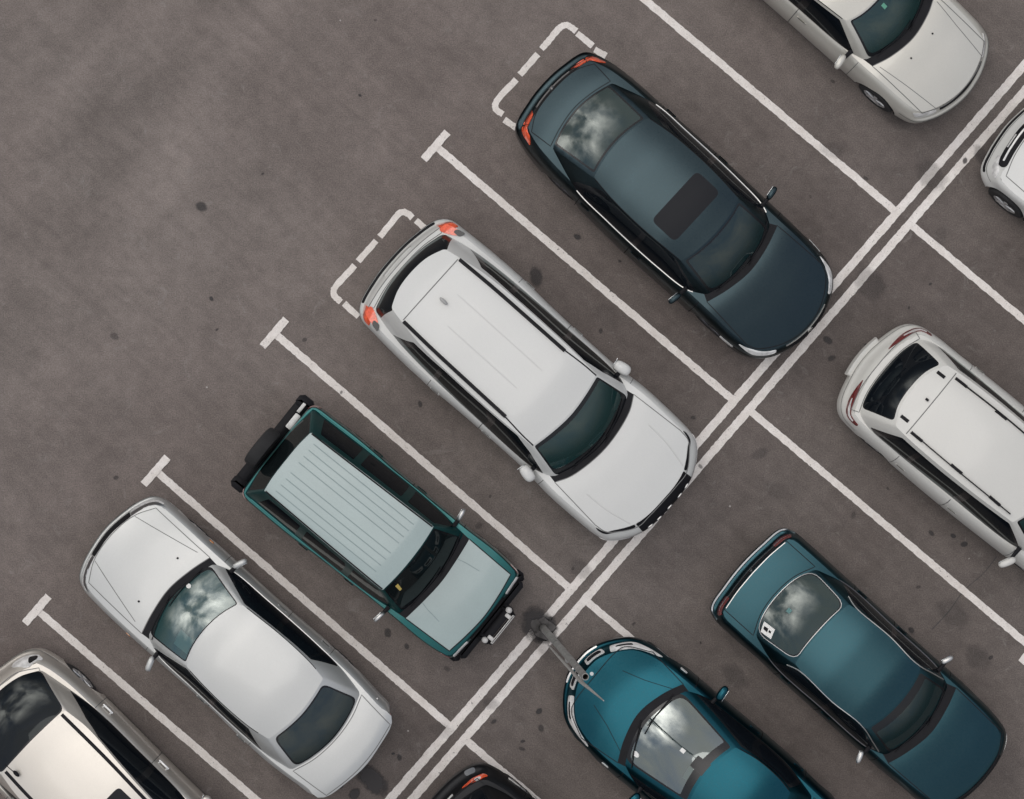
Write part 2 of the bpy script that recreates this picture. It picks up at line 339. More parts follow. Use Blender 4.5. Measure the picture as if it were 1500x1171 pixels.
# ------------------------------------------------------------------ ground
def ground_mat():
    m = newmat('asphalt'); t = NT(m); p = t.n('ShaderNodeBsdfPrincipled'); tcn = t.n('ShaderNodeTexCoord'); ob = tcn.outputs['Object']
    big = t.noise(ob, .16, 4, .55); mid = t.noise(ob, .9, 7, .62, .4); mot = t.noise(ob, 5.5, 6, .65, .2); grain = t.noise(ob, 52, 3, .8); fine = t.noise(ob, 160, 2, .7)
    base = t.mix(t.ramp(big, [(.35, 0.), (.65, 1.)]), (.138, .115, .105, 1), (.174, .150, .137, 1))
    # broad falloff in the base colour: darker over the bays, paler over the driving lane
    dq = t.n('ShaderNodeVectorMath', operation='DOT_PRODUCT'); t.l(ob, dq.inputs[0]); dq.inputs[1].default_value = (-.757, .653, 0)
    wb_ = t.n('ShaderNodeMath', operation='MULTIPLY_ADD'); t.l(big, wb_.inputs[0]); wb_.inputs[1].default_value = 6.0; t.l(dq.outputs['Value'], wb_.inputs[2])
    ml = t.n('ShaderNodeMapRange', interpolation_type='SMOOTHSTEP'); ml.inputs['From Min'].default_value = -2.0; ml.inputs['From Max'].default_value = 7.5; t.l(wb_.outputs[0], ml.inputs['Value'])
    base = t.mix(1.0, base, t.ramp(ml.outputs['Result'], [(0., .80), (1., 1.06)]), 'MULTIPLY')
    base = t.mix(1.0, base, t.ramp(mid, [(.30, .86), (.5, 1.0), (.72, 1.13)]), 'MULTIPLY')
    base = t.mix(1.0, base, t.ramp(mot, [(.30, .88), (.5, 1.0), (.70, 1.12)]), 'MULTIPLY')
    base = t.mix(1.0, base, t.ramp(grain, [(.34, .72), (.5, 1.0), (.66, 1.30)]), 'MULTIPLY')
    base = t.mix(1.0, base, t.ramp(fine, [(.35, .82), (.65, 1.18)]), 'MULTIPLY')
    # long faint tyre and sweeping streaks in the driving lane beyond the bay ends
    mp0 = t.n('ShaderNodeMapping'); mp0.inputs['Rotation'].default_value = (0, 0, R(-44)); t.l(ob, mp0.inputs['Vector'])
    mp = t.n('ShaderNodeMapping'); mp.inputs['Scale'].default_value = (.20, .8, 1); t.l(mp0.outputs['Vector'], mp.inputs['Vector'])
    mpb = t.n('ShaderNodeMapping'); mpb.inputs['Rotation'].default_value = (0, 0, R(41)); t.l(ob, mpb.inputs['Vector'])
    mpc = t.n('ShaderNodeMapping'); mpc.inputs['Scale'].default_value = (.35, 3.2, 1); t.l(mpb.outputs['Vector'], mpc.inputs['Vector'])
    tyr = t.noise(mpc.outputs['Vector'], 1.6, 6, .65, .5); base = t.mix(1.0, base, t.ramp(tyr, [(.32, .91), (.5, 1.0), (.70, 1.07)]), 'MULTIPLY')
    st = t.noise(mp.outputs['Vector'], 1.5, 4, .5, .3)
    dp = t.n('ShaderNodeVectorMath', operation='DOT_PRODUCT'); t.l(ob, dp.inputs[0]); dp.inputs[1].default_value = (-.757, .653, 0)
    mr_ = t.n('ShaderNodeMapRange', interpolation_type='SMOOTHSTEP'); mr_.inputs['From Min'].default_value = 3.4; mr_.inputs['From Max'].default_value = 6.5; t.l(dp.outputs['Value'], mr_.inputs['Value'])
    base = t.mix(mr_.outputs['Result'], base, t.mix(1.0, base, t.ramp(st, [(.30, .82), (.5, .98), (.68, 1.13)]), 'MULTIPLY'))
    # small dark specks, bits of grit and pale scuffs
    v = t.n('ShaderNodeTexVoronoi'); v.inputs['Scale'].default_value = 2.6; v.inputs['Randomness'].default_value = 1; t.l(ob, v.inputs['Vector'])
    dm = t.n('ShaderNodeMath', operation='ADD'); t.l(v.outputs['Distance'], dm.inputs[0]); dn = t.n('ShaderNodeMath', operation='MULTIPLY'); t.l(mot, dn.inputs[0]); dn.inputs[1].default_value = .06; t.l(dn.outputs[0], dm.inputs[1])
    base = t.mix(t.ramp(dm.outputs[0], [(.035, .8), (.05, 0.)]), base, (.045, .042, .042, 1))
    v2 = t.n('ShaderNodeTexVoronoi'); v2.inputs['Scale'].default_value = 9; t.l(ob, v2.inputs['Vector'])
    dm2 = t.n('ShaderNodeMath', operation='ADD'); t.l(v2.outputs['Distance'], dm2.inputs[0]); dn2 = t.n('ShaderNodeMath', operation='MULTIPLY'); t.l(grain, dn2.inputs[0]); dn2.inputs[1].default_value = .10; t.l(dn2.outputs[0], dm2.inputs[1])
    base = t.mix(t.ramp(dm2.outputs[0], [(.07, .65), (.11, 0.)]), base, (.06, .055, .053, 1))
    sc = t.noise(ob, 3.1, 9, .8, 1.2); base = t.mix(t.ramp(sc, [(.57, 0.), (.72, .55)]), base, (.27, .25, .235, 1))
    v3 = t.n('ShaderNodeTexVoronoi'); v3.inputs['Scale'].default_value = 1.35; t.l(ob, v3.inputs['Vector']); base = t.mix(t.ramp(v3.outputs['Distance'], [(.014, .8), (.022, 0.)]), base, (.42, .39, .37, 1))
    t.l(base, p.inputs['Base Color']); p.inputs['Roughness'].default_value = .88; p.inputs['Specular IOR Level'].default_value = .25
    b = t.n('ShaderNodeBump'); b.inputs['Strength'].default_value = .5; b.inputs['Distance'].default_value = .004; t.l(grain, b.inputs['Height']); t.l(b.outputs['Normal'], p.inputs['Normal'])
    t.l(p.outputs['BSDF'], t.o.inputs['Surface']); return m
def line_mat():
    m = newmat('worn_white_road_paint'); t = NT(m); p = t.n('ShaderNodeBsdfPrincipled'); tr = t.n('ShaderNodeBsdfTransparent'); tcn = t.n('ShaderNodeTexCoord'); ob = tcn.outputs['Object']
    n1 = t.noise(ob, 6, 6, .65); n2 = t.noise(ob, 70, 4, .75); n3 = t.noise(ob, 26, 5, .8, .5)
    c = t.mix(t.ramp(n1, [(.3, 0.), (.7, 1.)]), (.68, .63, .585, 1), (.82, .78, .74, 1)); c = t.mix(1.0, c, t.ramp(n2, [(.3, .86), (.7, 1.08)]), 'MULTIPLY')
    c = t.mix(t.ramp(n3, [(.55, 0.), (.74, .6)]), c, (.25, .22, .205, 1))
    t.l(c, p.inputs['Base Color']); p.inputs['Roughness'].default_value = .8
    mxs = t.n('ShaderNodeMixShader'); t.l(t.ramp(n3, [(.345, 0.), (.375, 1.)]), mxs.inputs['Fac']); t.l(tr.outputs[0], mxs.inputs[1]); t.l(p.outputs[0], mxs.inputs[2])
    t.l(mxs.outputs[0], t.o.inputs['Surface']); return m
def stain_mat():
    m = newmat('oil_stain'); t = NT(m); df = t.n('ShaderNodeBsdfPrincipled'); df.inputs['Base Color'].default_value = (.035, .032, .033, 1); df.inputs['Roughness'].default_value = .7
    tr = t.n('ShaderNodeBsdfTransparent'); oi = t.n('ShaderNodeObjectInfo'); tcn = t.n('ShaderNodeTexCoord')
    ln = t.n('ShaderNodeVectorMath', operation='LENGTH'); t.l(tcn.outputs['Object'], ln.inputs[0])
    geo = t.n('ShaderNodeNewGeometry'); nz = t.noise(geo.outputs['Position'], 9, 5, .6); nn = t.n('ShaderNodeMath', operation='MULTIPLY_ADD'); t.l(nz, nn.inputs[0]); nn.inputs[1].default_value = -.9; nn.inputs[2].default_value = 1.45
    sb = t.n('ShaderNodeMath', operation='SUBTRACT'); t.l(nn.outputs[0], sb.inputs[0]); t.l(ln.outputs['Value'], sb.inputs[1])
    at = t.n('ShaderNodeSeparateColor'); t.l(oi.outputs['Color'], at.inputs[0])
    f = t.n('ShaderNodeMath', operation='MULTIPLY'); t.l(t.ramp(sb.outputs[0], [(.0, 0.), (.35, 1.)]), f.inputs[0]); t.l(at.outputs[0], f.inputs[1])
    mxs = t.n('ShaderNodeMixShader'); t.l(f.outputs[0], mxs.inputs['Fac']); t.l(tr.outputs[0], mxs.inputs[1]); t.l(df.outputs[0], mxs.inputs[2]); t.l(mxs.outputs[0], t.o.inputs['Surface']); return m
m = MB(); n = 8; G_ = 300.0
m.add([(-G_, -G_, 0), (G_, -G_, 0), (G_, G_, 0), (-G_, G_, 0)], [(0, 1, 2, 3)])
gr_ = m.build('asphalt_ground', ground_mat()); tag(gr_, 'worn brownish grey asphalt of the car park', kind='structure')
LM = line_mat()
LINES = [
('double', [(-9.332, -14.585), (14.722, 13.255)], 0.123),
('double', [(-9.003, -14.585), (15.051, 13.255)], 0.123),
('bay', [(1.24, 6.455), (5.62, 2.755)], 0.112),
('T', [(1.065, 6.255), (1.415, 6.655)], 0.118),
('bay', [(-1.12, 3.715), (3.22, 0.005)], 0.112),
('T', [(-1.295, 3.515), (-0.945, 3.915)], 0.118),
('bay', [(-3.48, 0.975), (0.82, -2.745)], 0.112),
('T', [(-3.655, 0.775), (-3.305, 1.175)], 0.118),
('bay', [(-5.22, -1.045), (-0.92, -4.775)], 0.112),
('T', [(-5.395, -1.245), (-5.045, -0.845)], 0.118),
('bay', [(-6.96, -3.08), (-2.66, -6.805)], 0.112),
('T', [(-7.135, -3.28), (-6.785, -2.88)], 0.118),
('bay', [(3.6, 9.255), (8.0, 5.535)], 0.112),
('T', [(3.425, 9.055), (3.775, 9.455)], 0.118),
('bay', [(5.85, 2.555), (10.1, -1.025)], 0.108),
('T', [(9.925, -1.225), (10.275, -0.825)], 0.118),
('bay', [(3.5, -0.175), (7.63, -3.655)], 0.108),
('T', [(7.455, -3.855), (7.805, -3.455)], 0.118),
('bay', [(1.08, -2.945), (5.28, -6.445)], 0.108),
('T', [(5.105, -6.645), (5.455, -6.245)], 0.118),
('bay', [(-0.67, -4.995), (3.5, -8.545)], 0.108),
('T', [(3.325, -8.745), (3.675, -8.345)], 0.118),
('dash', [(0.431, 5.134), (0.525, 5.24), (0.679, 5.424), (0.73, 5.467), (0.798, 5.484), (0.866, 5.453), (0.943, 5.395)], 0.094),
('dash', [(0.952, 5.365), (1.182, 5.177)], 0.094),
('dash', [(1.208, 5.126), (1.379, 5.032)], 0.094),
('dash', [(0.115, 4.758), (0.38, 5.057)], 0.094),
('dash', [(0.06, 4.69), (-0.227, 4.365), (-0.247, 4.306), (-0.23, 4.246), (-0.133, 4.178)], 0.094),
('dash', [(-0.116, 4.097), (0.064, 3.981)], 0.094),
('dash', [(-1.935, 2.383), (-1.692, 2.682), (-1.641, 2.733), (-1.581, 2.747), (-1.521, 2.716), (-1.458, 2.661)], 0.094),
('dash', [(-1.41, 2.622), (-1.248, 2.485)], 0.094),
('dash', [(-2.253, 2.024), (-1.991, 2.326)], 0.094),
('dash', [(-2.304, 1.964), (-2.598, 1.631), (-2.615, 1.572), (-2.594, 1.512), (-2.504, 1.43)], 0.094),
('dash', [(-2.461, 1.409), (-2.247, 1.213)], 0.094),
]
ZL = dict(bay=.004, dash=.004, double=.008, T=.012)
NM = dict(bay='bay_line', dash='dashed_marking', double='double_line', T='bay_line_end')
for k, pts, w in LINES:
    P = np.array(pts, float); P = catmull(P, 6) if len(P) > 2 else dens(P, .045, False); T = np.gradient(P, axis=0); T /= np.linalg.norm(T, axis=1)[:, None]; Nn = np.stack([-T[:, 1], T[:, 0]], 1)
    V = []; F = []
    for i, (p, q) in enumerate(zip(P, Nn)):
        a, b = w / 2 + random.uniform(-.006, .005), w / 2 + random.uniform(-.006, .005); V += [(p[0] + q[0] * a, p[1] + q[1] * a, ZL[k]), (p[0] - q[0] * b, p[1] - q[1] * b, ZL[k])]
    F = [(2 * i, 2 * i + 1, 2 * i + 3, 2 * i + 2) for i in range(len(P) - 1)]
    o = mesh_obj(NM[k], V, F, LM, smooth=False); tag(o, 'worn white painted parking marking on the asphalt', kind='structure')
STAINS = [(-2.05, -5.565, 0.27, 0.9), (-2.31, -5.775, 0.09, 0.9), (-2.5, -5.665, 0.04, 0.7), (0.35, 1.805, 0.14, 0.55), (0.95, 2.385, 0.06, 0.7), (-4.55, 2.825, 0.09, 0.6), (-4.4, 1.475, 0.035, 0.9), (4.62, 0.875, 0.08, 0.6), (4.68, 0.605, 0.06, 0.5), (0.396, -4.565, 0.05, 0.8), (0.425, -4.815, 0.06, 0.5), (-0.27, -4.715, 0.05, 0.6), (0.15, -5.115, 0.05, 0.5), (-1.82, -3.411, 0.07, 0.6), (-1.54, -3.615, 0.05, 0.6), (6.456, -1.995, 0.045, 0.7), (6.62, -2.115, 0.055, 0.7), (6.14, -1.955, 0.05, 0.6), (5.187, 0.795, 0.035, 0.8), (-1.65, -5.245, 0.05, 0.6), (-1.74, -5.185, 0.03, 0.8), (-5.8, -1.145, 0.04, 0.5), (-2.5, 0.105, 0.03, 0.5), (2.65, -0.265, 0.04, 0.5), (1.58, 2.025, 0.03, 0.6), (1.3, 1.005, 0.04, 0.5), (-4.32, 1.025, 0.03, 0.6), (-5.82, 0.925, 0.07, 0.35), (-3.04, 0.875, 0.04, 0.45), (6.9, 4.955, 0.03, 0.5), (4.7, 4.655, 0.04, 0.4), (5.95, -2.745, 0.04, 0.4), (4.8, -4.145, 0.06, 0.3), (5.0, -1.695, 0.06, 0.3), (-0.95, -3.945, 0.05, 0.3), (-3.65, 3.305, 0.03, 0.6), (-2.23, 4.455, 0.025, 0.8), (-2.0, 5.555, 0.03, 0.4), (6.22, -4.645, 0.04, 0.3), (-0.48, -1.845, 0.06, 0.3), (0.2, -0.245, 0.05, 0.3), (-4.1, -3.195, 0.05, 0.3)]
SM = stain_mat()
rs = random.Random(11)
for cx_, cy_ in ((3.4, .9), (2.0, 2.0), (4.7, 3.4), (-.6, .2), (-1.6, -1.7), (.4, -2.2), (-3.4, -4.3), (3.2, -1.5), (5.6, -.6), (2.4, -4.3), (6.9, 3.2), (6.6, -3.6), (-.2, -5.0), (1.1, -3.1), (5.9, 1.7)):
    for k in range(4): STAINS.append((cx_ + rs.uniform(-.9, .9), cy_ + rs.uniform(-.8, .8), rs.uniform(.10, .30) if k < 2 else rs.uniform(.02, .05), rs.uniform(.10, .24) if k < 2 else rs.uniform(.3, .7)))
STAINS.append((.40, -3.32, .30, .75))
for (x, y, r, k) in STAINS:
    ph = random.uniform(0, 6.28); V = [(1.25 * math.cos(a), 1.25 * math.sin(a), 0) for a in np.linspace(0, 2 * math.pi, 20, endpoint=False)]
    o = mesh_obj('oil_stain', V, [tuple(range(20))], SM, smooth=False); o.location = (x, y, .016); rz = R(-45) if r > .2 else ph
    o.scale = (r * 1.15, r * random.uniform(.62, .9), 1); o.rotation_euler = (0, 0, rz); o.color = (k, k, k, 1); tag(o, 'dark oil spot soaked into the asphalt', kind='structure')
# low line of patched asphalt crossing the right-hand bays
m = MB(); pts = np.array([(6.15,-3.37),(6.4,-3.1),(6.62,-2.8),(6.9,-2.55),(7.1,-2.3)]); P = catmull(pts, 10); V = []
for i, p in enumerate(P):
    w = .004 + .003 * random.random(); V += [(p[0] - w, p[1] + w, .0035), (p[0] + w, p[1] - w, .0035)]
m.add(V, [(2*i, 2*i+1, 2*i+3, 2*i+2) for i in range(len(P)-1)]); o = m.build('ground_crack', simple('crack', (.075, .068, .066, 1), .9)); tag(o, 'hairline joint in the asphalt', kind='structure')

# ------------------------------------------------------------------ leaning pole on the double line
pl = link('steel_pole', None, None, (.45, -3.34, 0)); tag(pl, 'leaning grey steel pole with open pipe end rising from the double line', 'pole')
PM = simple('galvanised_steel', (.27, .265, .255, 1), .6, .35, vary=.3, vscale=6, bump=.2, bscale=60); RM = simple('pale_rod_steel', (.42, .41, .395, 1), .5, .3, vary=.2, vscale=10)
top = Vector((.30, .02, 7.0)); m = MB()
m.lathe([(0, .15), (.02, .14), (.03, .09), (.05, .06)], (0, 0, 0), 'Z', 14); fo = m.build('footing', simple('broken_concrete', (.085, .08, .077, 1), .95, vary=.45, vscale=9, bump=1, bscale=25), pl)
for v in fo.data.vertices: v.co.x += random.uniform(-.06, .06) * (v.co.z < .03); v.co.y += random.uniform(-.06, .06) * (v.co.z < .03)
m = MB(); n = 20; V = []; F = []
for k, (tt, r) in enumerate([(0, .052), (.4, .048), (.8, .044), (1.0, .042), (1.0, .034), (.96, .034)]):
    for i in range(n): a = 2 * math.pi * i / n; V.append(top * tt + Vector((r * math.cos(a), r * math.sin(a), 0)))
for k in range(5):
    for i in range(n): F.append((k*n+i, k*n+(i+1)%n, (k+1)*n+(i+1)%n, (k+1)*n+i))
m.add(V, F); m.build('shaft', PM, pl)
m = MB(); m.lathe([(6.72, .001), (6.72, .036)], (.29, .02, 0), 'Z', 16); m.build('pipe_mouth', M['under'], pl)
m = MB(); m.tube([(.02, -.075, 2.0), (.20, -.085, 5.2), (.27, -.085, 6.6), (.44, -.10, 8.4)], [.010, .022, .024, .006], 8); rod = m.build('rod', RM, pl)
m = MB()
for z_ in (4.3, 6.5):
    q = top * (z_ / 7.0); m.box((q.x, q.y - .05, z_), (.05, .10, .03), .006)
m.build('clamp', PM, pl)

# ------------------------------------------------------------------ car builder (x forward, y left, z up; metres)
RINGS = dict(f=[0, .12, .40, .66, .84, .95, 1.0], side=[.07, .02, 0, .0, .022, .055, .10],
             front=[.10, .03, 0, .01, .05, .09, .15], rear=[.10, .03, 0, .01, .04, .08, .13])
WS = 0.13
def sm(x): x = np.clip(x, 0, 1); return x * x * (3 - 2 * x)
class Car:
    def __init__(s, name, label, cat, ang, org, sp):
        s.sp = sp; s.cx = sp.get('cx', 0.0); a = R(ang)
        base = (org[0] + s.cx * math.cos(a), org[1] + s.cx * math.sin(a), 0)
        s.root = link(name, None, None, base, (0, 0, a)); tag(s.root, label, cat, sp.get('group', 'cars parked in the bays'))
        s.root.empty_display_size = 0.5
        g = sp.get
        # plan outline, rear centre -> left side -> front centre
        P = ccat(sp['plan'], 20); L = arclen(P); s.S = L[-1]; n = 320; q = np.linspace(0, s.S, n)
        P = np.stack([np.interp(q, L, P[:, 0]), np.interp(q, L, P[:, 1])], 1)
        T = np.gradient(P, axis=0); T[0] = (0, 1); T[-1] = (0, -1); N = np.stack([-T[:, 1], T[:, 0]], 1); N /= np.linalg.norm(N, axis=1)[:, None]
        k = np.hanning(9); k /= k.sum(); Np = np.vstack([N[4:0:-1] * [1, -1], N, N[-2:-6:-1] * [1, -1]])
        N = np.stack([np.convolve(Np[:, i], k, 'valid') for i in (0, 1)], 1); N[0] = (-1, 0); N[-1] = (1, 0); N /= np.linalg.norm(N, axis=1)[:, None]
        s.q, s.P, s.N = q, P, N; s.xr, s.xf = P[0, 0], P[-1, 0]; s.W = P[:, 1].max()
        s.r = dict(RINGS); s.r.update(g('rings', {})); s.K = len(s.r['f']) - 1
        s.z0 = g('z0', .21); s.zc = pchip(sp['zc']); s.crown = g('crown', .05); s.bf = g('bowf', .22); s.br = g('bowr', .18)
        s.paint = sp['paint']; s.top = g('topmat', s.paint)
        # greenhouse rings
        def ring(F, Sd, Rr):
            segs = [ccat(F, 16), ccat(Sd, 16), ccat(Rr, 16)]; out = []
            for c, ln in zip(segs, s.seg):
                l = arclen(c); m = int(ln / .02) + 2; qq = np.linspace(0, l[-1], m); out.append(np.stack([np.interp(qq, l, c[:, 0]), np.interp(qq, l, c[:, 1])], 1)[:-1])
            out.append(np.array([Rr[-1]])); A = np.vstack(out)
            k = np.hanning(g('cornr', 9)); k /= k.sum(); h = len(k) // 2
            Ap = np.vstack([A[h:0:-1] * [1, -1], A, A[-2:-2 - h:-1] * [1, -1]]); A = np.stack([np.convolve(Ap[:, i], k, 'valid') for i in (0, 1)], 1); return A
        gb, gr = sp['gb'], sp['gr']; s.seg = [arclen(ccat(c, 16))[-1] for c in gb]
        s.B, s.Rf = ring(*gb), ring(*gr); s.Lh = sum(s.seg); s.u = np.linspace(0, s.Lh, len(s.B)); s.LV = .6
        s.zr = pchip(sp['zr']); s.rcrown = g('rcrown', .05); s.RW = s.Rf[:, 1].max(); s.bulge = g('bulge', [.05, .03, .04])
    # surfaces
    def zdeck(s, x, y):
        r2 = (np.abs(y) / s.W) ** 2; xm = (s.xr + s.xf) / 2
        u = x + s.bf * r2 * sm((x - xm) / (s.xf - xm)) - s.br * r2 * sm((xm - x) / (xm - s.xr))
        return s.zc(u) - s.crown * np.abs(np.abs(y) / s.W) ** 2.6
    def deck(s, U): return np.stack([U[:, 0], U[:, 1], s.zdeck(U[:, 0], U[:, 1])], 1)
    def hull(s, U):
        a = U[:, 0] % (2 * s.S); sg = np.where(a > s.S, -1.0, 1.0); a = np.where(a > s.S, 2 * s.S - a, a); w = np.clip(U[:, 1] / WS, 0, s.K)
        P = np.stack([np.interp(a, s.q, s.P[:, i]) for i in (0, 1)], 1); N = np.stack([np.interp(a, s.q, s.N[:, i]) for i in (0, 1)], 1)
        N /= np.linalg.norm(N, axis=1)[:, None]
        wf = sm(N[:, 0] * 1.15); wr = sm(-N[:, 0] * 1.15); ws = 1 - wf - wr; k = np.arange(s.K + 1)
        r = s.r; I = lambda key: np.interp(w, k, r[key])
        f = ws * I('f') + wf * np.interp(w, k, r.get('ff', r['f'])) + wr * np.interp(w, k, r.get('fr', r['f']))
        ins = ws * I('side') + wf * I('front') + wr * I('rear'); it = ws * r['side'][-1] + wf * r['front'][-1] + wr * r['rear'][-1]
        top = P - N * it[:, None]; ze = s.zdeck(top[:, 0], top[:, 1]); xy = P - N * ins[:, None]
        return np.stack([xy[:, 0], xy[:, 1] * sg, s.z0 + (ze - s.z0) * f], 1)
    def zroof(s, x, y): return s.zr(x) - s.rcrown * np.abs(np.abs(y) / s.RW) ** 2.4
    def roofs(s, U): return np.stack([U[:, 0], U[:, 1], s.zroof(U[:, 0], U[:, 1])], 1)
    def cab(s, U):
        u = (U[:, 0] + 2 * s.Lh) % (2 * s.Lh); sg = np.where(u > s.Lh, -1.0, 1.0); u = np.where(u > s.Lh, 2 * s.Lh - u, u); v = U[:, 1] / s.LV
        B = np.stack([np.interp(u, s.u, s.B[:, i]) for i in (0, 1)], 1); T = np.stack([np.interp(u, s.u, s.Rf[:, i]) for i in (0, 1)], 1)
        zb = s.zdeck(B[:, 0], B[:, 1]) - .008; zt = s.zroof(T[:, 0], T[:, 1]); vv = v[:, None]
        xy = (1 - vv) * B + vv * T; z = (1 - v) * zb + v * zt
        d = B - T; d /= np.maximum(1e-6, np.linalg.norm(d, axis=1))[:, None]
        e = s.seg; bl = np.interp(u, [0, e[0] * .9, e[0] + .15, e[0] + e[1] - .15, e[0] + e[1] + e[2] * .1, s.Lh], [s.bulge[0], s.bulge[0] * .7, s.bulge[1], s.bulge[1], s.bulge[2] * .7, s.bulge[2]])
        k = 4 * v * (1 - v) * bl; xy = xy + d * (k * .6)[:, None]; z = z + k * .8
        return np.stack([xy[:, 0], xy[:, 1] * sg, z], 1)
    # parameter helpers
    def sx(s, x): return float(np.interp(x, s.P[:, 0], s.q))
    def wz(s, a, z):
        k = np.linspace(0, s.K, 60); zz = s.hull(np.stack([np.full(60, a), k * WS], 1))[:, 2]; return float(np.interp(z, zz, k * WS)) if z > zz[0] else -.05
    def tx(s, x, v):
        e = s.seg; uu = np.linspace(e[0] * .5, e[0] + e[1] + e[2] * .6, 300); X = s.cab(np.stack([uu, np.full(300, v * s.LV)], 1))[:, 0]
        i = np.argsort(X); return float(np.interp(x, X[i], uu[i]))
    def ut(s, t):
        e = s.seg; return float(np.interp(t, [0, 1, 2, 3], [0, e[0], e[0] + e[1], s.Lh]))
    # output
    def out(s, name, V, T, mats, N=None, parent=None, fmat=None):
        if len(T) == 0: return None
        used, inv = np.unique(T.ravel(), return_inverse=True); Vv = V[used].copy(); Vv[:, 0] -= s.cx
        return mesh_obj(name, Vv, inv.reshape(T.shape), mats, parent or s.root, None if N is None else N[used], fmat)
    def mb(s, m, name, mats, parent=None, angle=40):
        if not m.V: return None
        m.V = [(v[0] - s.cx, v[1], v[2]) for v in m.V]; return m.build(name, mats, parent or s.root, angle)
    def surface(s, surf, sgn, domain, regions, sp, holes=()):
        V, T, out = cdt_regions(domain, regions, sp, holes); V3 = surf(V)
        if sgn < 0: out = {k: t[:, ::-1] for k, t in out.items()}; T = T[:, ::-1]
        return V3, out, vnormals(V3, T)
    def strip(s, m, surf, sgn, pts, w, off=.0016, raised=False, sp=.05):
        pts = dens(pts, sp, False); c = surf(pts); n = snorm(surf, pts) * sgn; t = np.gradient(c, axis=0); t /= np.maximum(1e-9, np.linalg.norm(t, axis=1))[:, None]
        b = np.cross(n, t); b /= np.maximum(1e-9, np.linalg.norm(b, axis=1))[:, None]; V = []; F = []
        prof = [(-.5, 0.0), (-.3, 1.0), (.3, 1.0), (.5, 0.0)] if raised else [(-.5, 1.0), (.5, 1.0)]
        for i in range(len(c)):
            for (a, h) in prof: V.append(c[i] + b[i] * a * w + n[i] * (off * h + (0.0005 if raised else 0)))
        k = len(prof)
        for i in range(len(c) - 1):
            for j in range(k - 1): F.append((i * k + j + 1, i * k + j, (i + 1) * k + j, (i + 1) * k + j + 1))
        m.add(V, F)
    def patch(s, name, surf, sgn, poly, mat, off=.006, sp=.04, parent=None, inner=None, mat2=None):
        """raised panel lying on a surface, with its own thin edge"""
        regs = [('inner', [inner])] if inner is not None else []
        V, T, o = cdt_regions(poly, regs, sp); c = surf(V); n = snorm(surf, V) * sgn
        Tt = np.vstack([o[k] for k in o if len(o[k])]); fm = np.concatenate([np.full(len(o[k]), 1 if k == 'inner' else 0) for k in o if len(o[k])])
        if sgn < 0: Tt = Tt[:, ::-1]
        top = c + n * off; F = [tuple(t) for t in Tt]; fmm = list(fm); Vv = [tuple(v) for v in top]
        E = {}
        for t in Tt:
            for a, b in ((t[0], t[1]), (t[1], t[2]), (t[2], t[0])): E[(a, b)] = 1
        base = len(Vv); Vv += [tuple(v) for v in (c - n * .004)]
        for (a, b) in E:
            if (b, a) not in E: F.append((b, a, a + base, b + base)); fmm.append(0)
        Vv = [(v[0] - s.cx, v[1], v[2]) for v in Vv]
        return mesh_obj(name, Vv, F, [mat, mat2 or mat], parent or s.root, fmat=fmm, angle=50)

    def build(s):
        sp = s.sp; g = sp.get; S2 = 2 * s.S; K = s.K * WS; gaps = MB(); pm, tp = s.paint, s.top
        blk, dom_top = M['black'], None
        # ---- wheel arches
        arches = []; wheels = g('wheels'); rw = g('rw', .32)
        for xw in wheels:
            pts = []
            for an in np.linspace(-30, 210, 29):
                x = xw + (rw + .055) * math.cos(R(an)); z = rw + (rw + .055) * math.sin(R(an)); a = s.sx(x)
                pts.append((a, s.wz(a, z) if z > s.z0 - .02 else -.06))
            pts = np.array(pts); pts[0, 1] = pts[-1, 1] = -.08; arches.append(pts); arches.append(np.stack([S2 - pts[:, 0], pts[:, 1]], 1)[::-1])
        # ---- hull: doors, bumpers, body
        dz = g('doorw', .9); regs = []; doors = g('doors', [])
        dpol = []
        for i, (x0, x1) in enumerate(doors):
            a0, a1 = s.sx(x0), s.sx(x1); bot = dz * WS
            L = np.array([(a0 + (.10 if i == len(doors) - 1 and g('wheelcut', 1) else 0), bot), (a1, bot), (a1, K + .01), (a0, K + .01)])
            L[0, 0] = a0; regs.append(('door%dL' % i, [L])); Rr = np.stack([S2 - L[:, 0], L[:, 1]], 1)[::-1]; regs.append(('door%dR' % i, [Rr])); dpol += [L, Rr]
        wb = g('bumpw', 3.0) * WS
        af, ar = s.sx(g('bumpf', wheels[0] + rw + .08)), s.sx(g('bumpr', wheels[1] - rw - .08))
        regs.append(('bf', [np.array([(af, -.1), (S2 - af, -.1), (S2 - af, wb), (af, wb)])]))
        regs.append(('br', [np.array([(-.1, -.1), (ar, -.1), (ar, wb), (-.1, wb)]), np.array([(S2 - ar, -.1), (S2 + .1, -.1), (S2 + .1, wb), (S2 - ar, wb)])]))
        if 'sill' in sp:
            regs.append(('sill', [np.array([(ar, -.1), (af, -.1), (af, sp['sill'] * WS), (ar, sp['sill'] * WS)]), np.array([(S2 - af, -.1), (S2 - ar, -.1), (S2 - ar, sp['sill'] * WS), (S2 - af, sp['sill'] * WS)])]))
        dom = np.array([(0, 0), (S2, 0), (S2, K), (0, K)])
        lv = [(0.0, k * WS) for k in range(1, s.K)]
        V3, o, N = s.surface(s.hull, -1, dom, regs, .07, [a for a in arches])
        # ---- deck
        kk = np.linspace(0, S2, 260, endpoint=False); top = s.hull(np.stack([kk, np.full(260, K)], 1))[:, :2][::-1]
        mir = lambda H: np.vstack([np.asarray(H), (np.asarray(H)[::-1] * [1, -1])])
        hood = mir(np.vstack([ccat(sp['hoodF'], 8), ccat(sp['hoodB'], 8)])) if 'hoodF' in sp else None
        Bp = mir(s.B); ce = Bp.mean(axis=0)
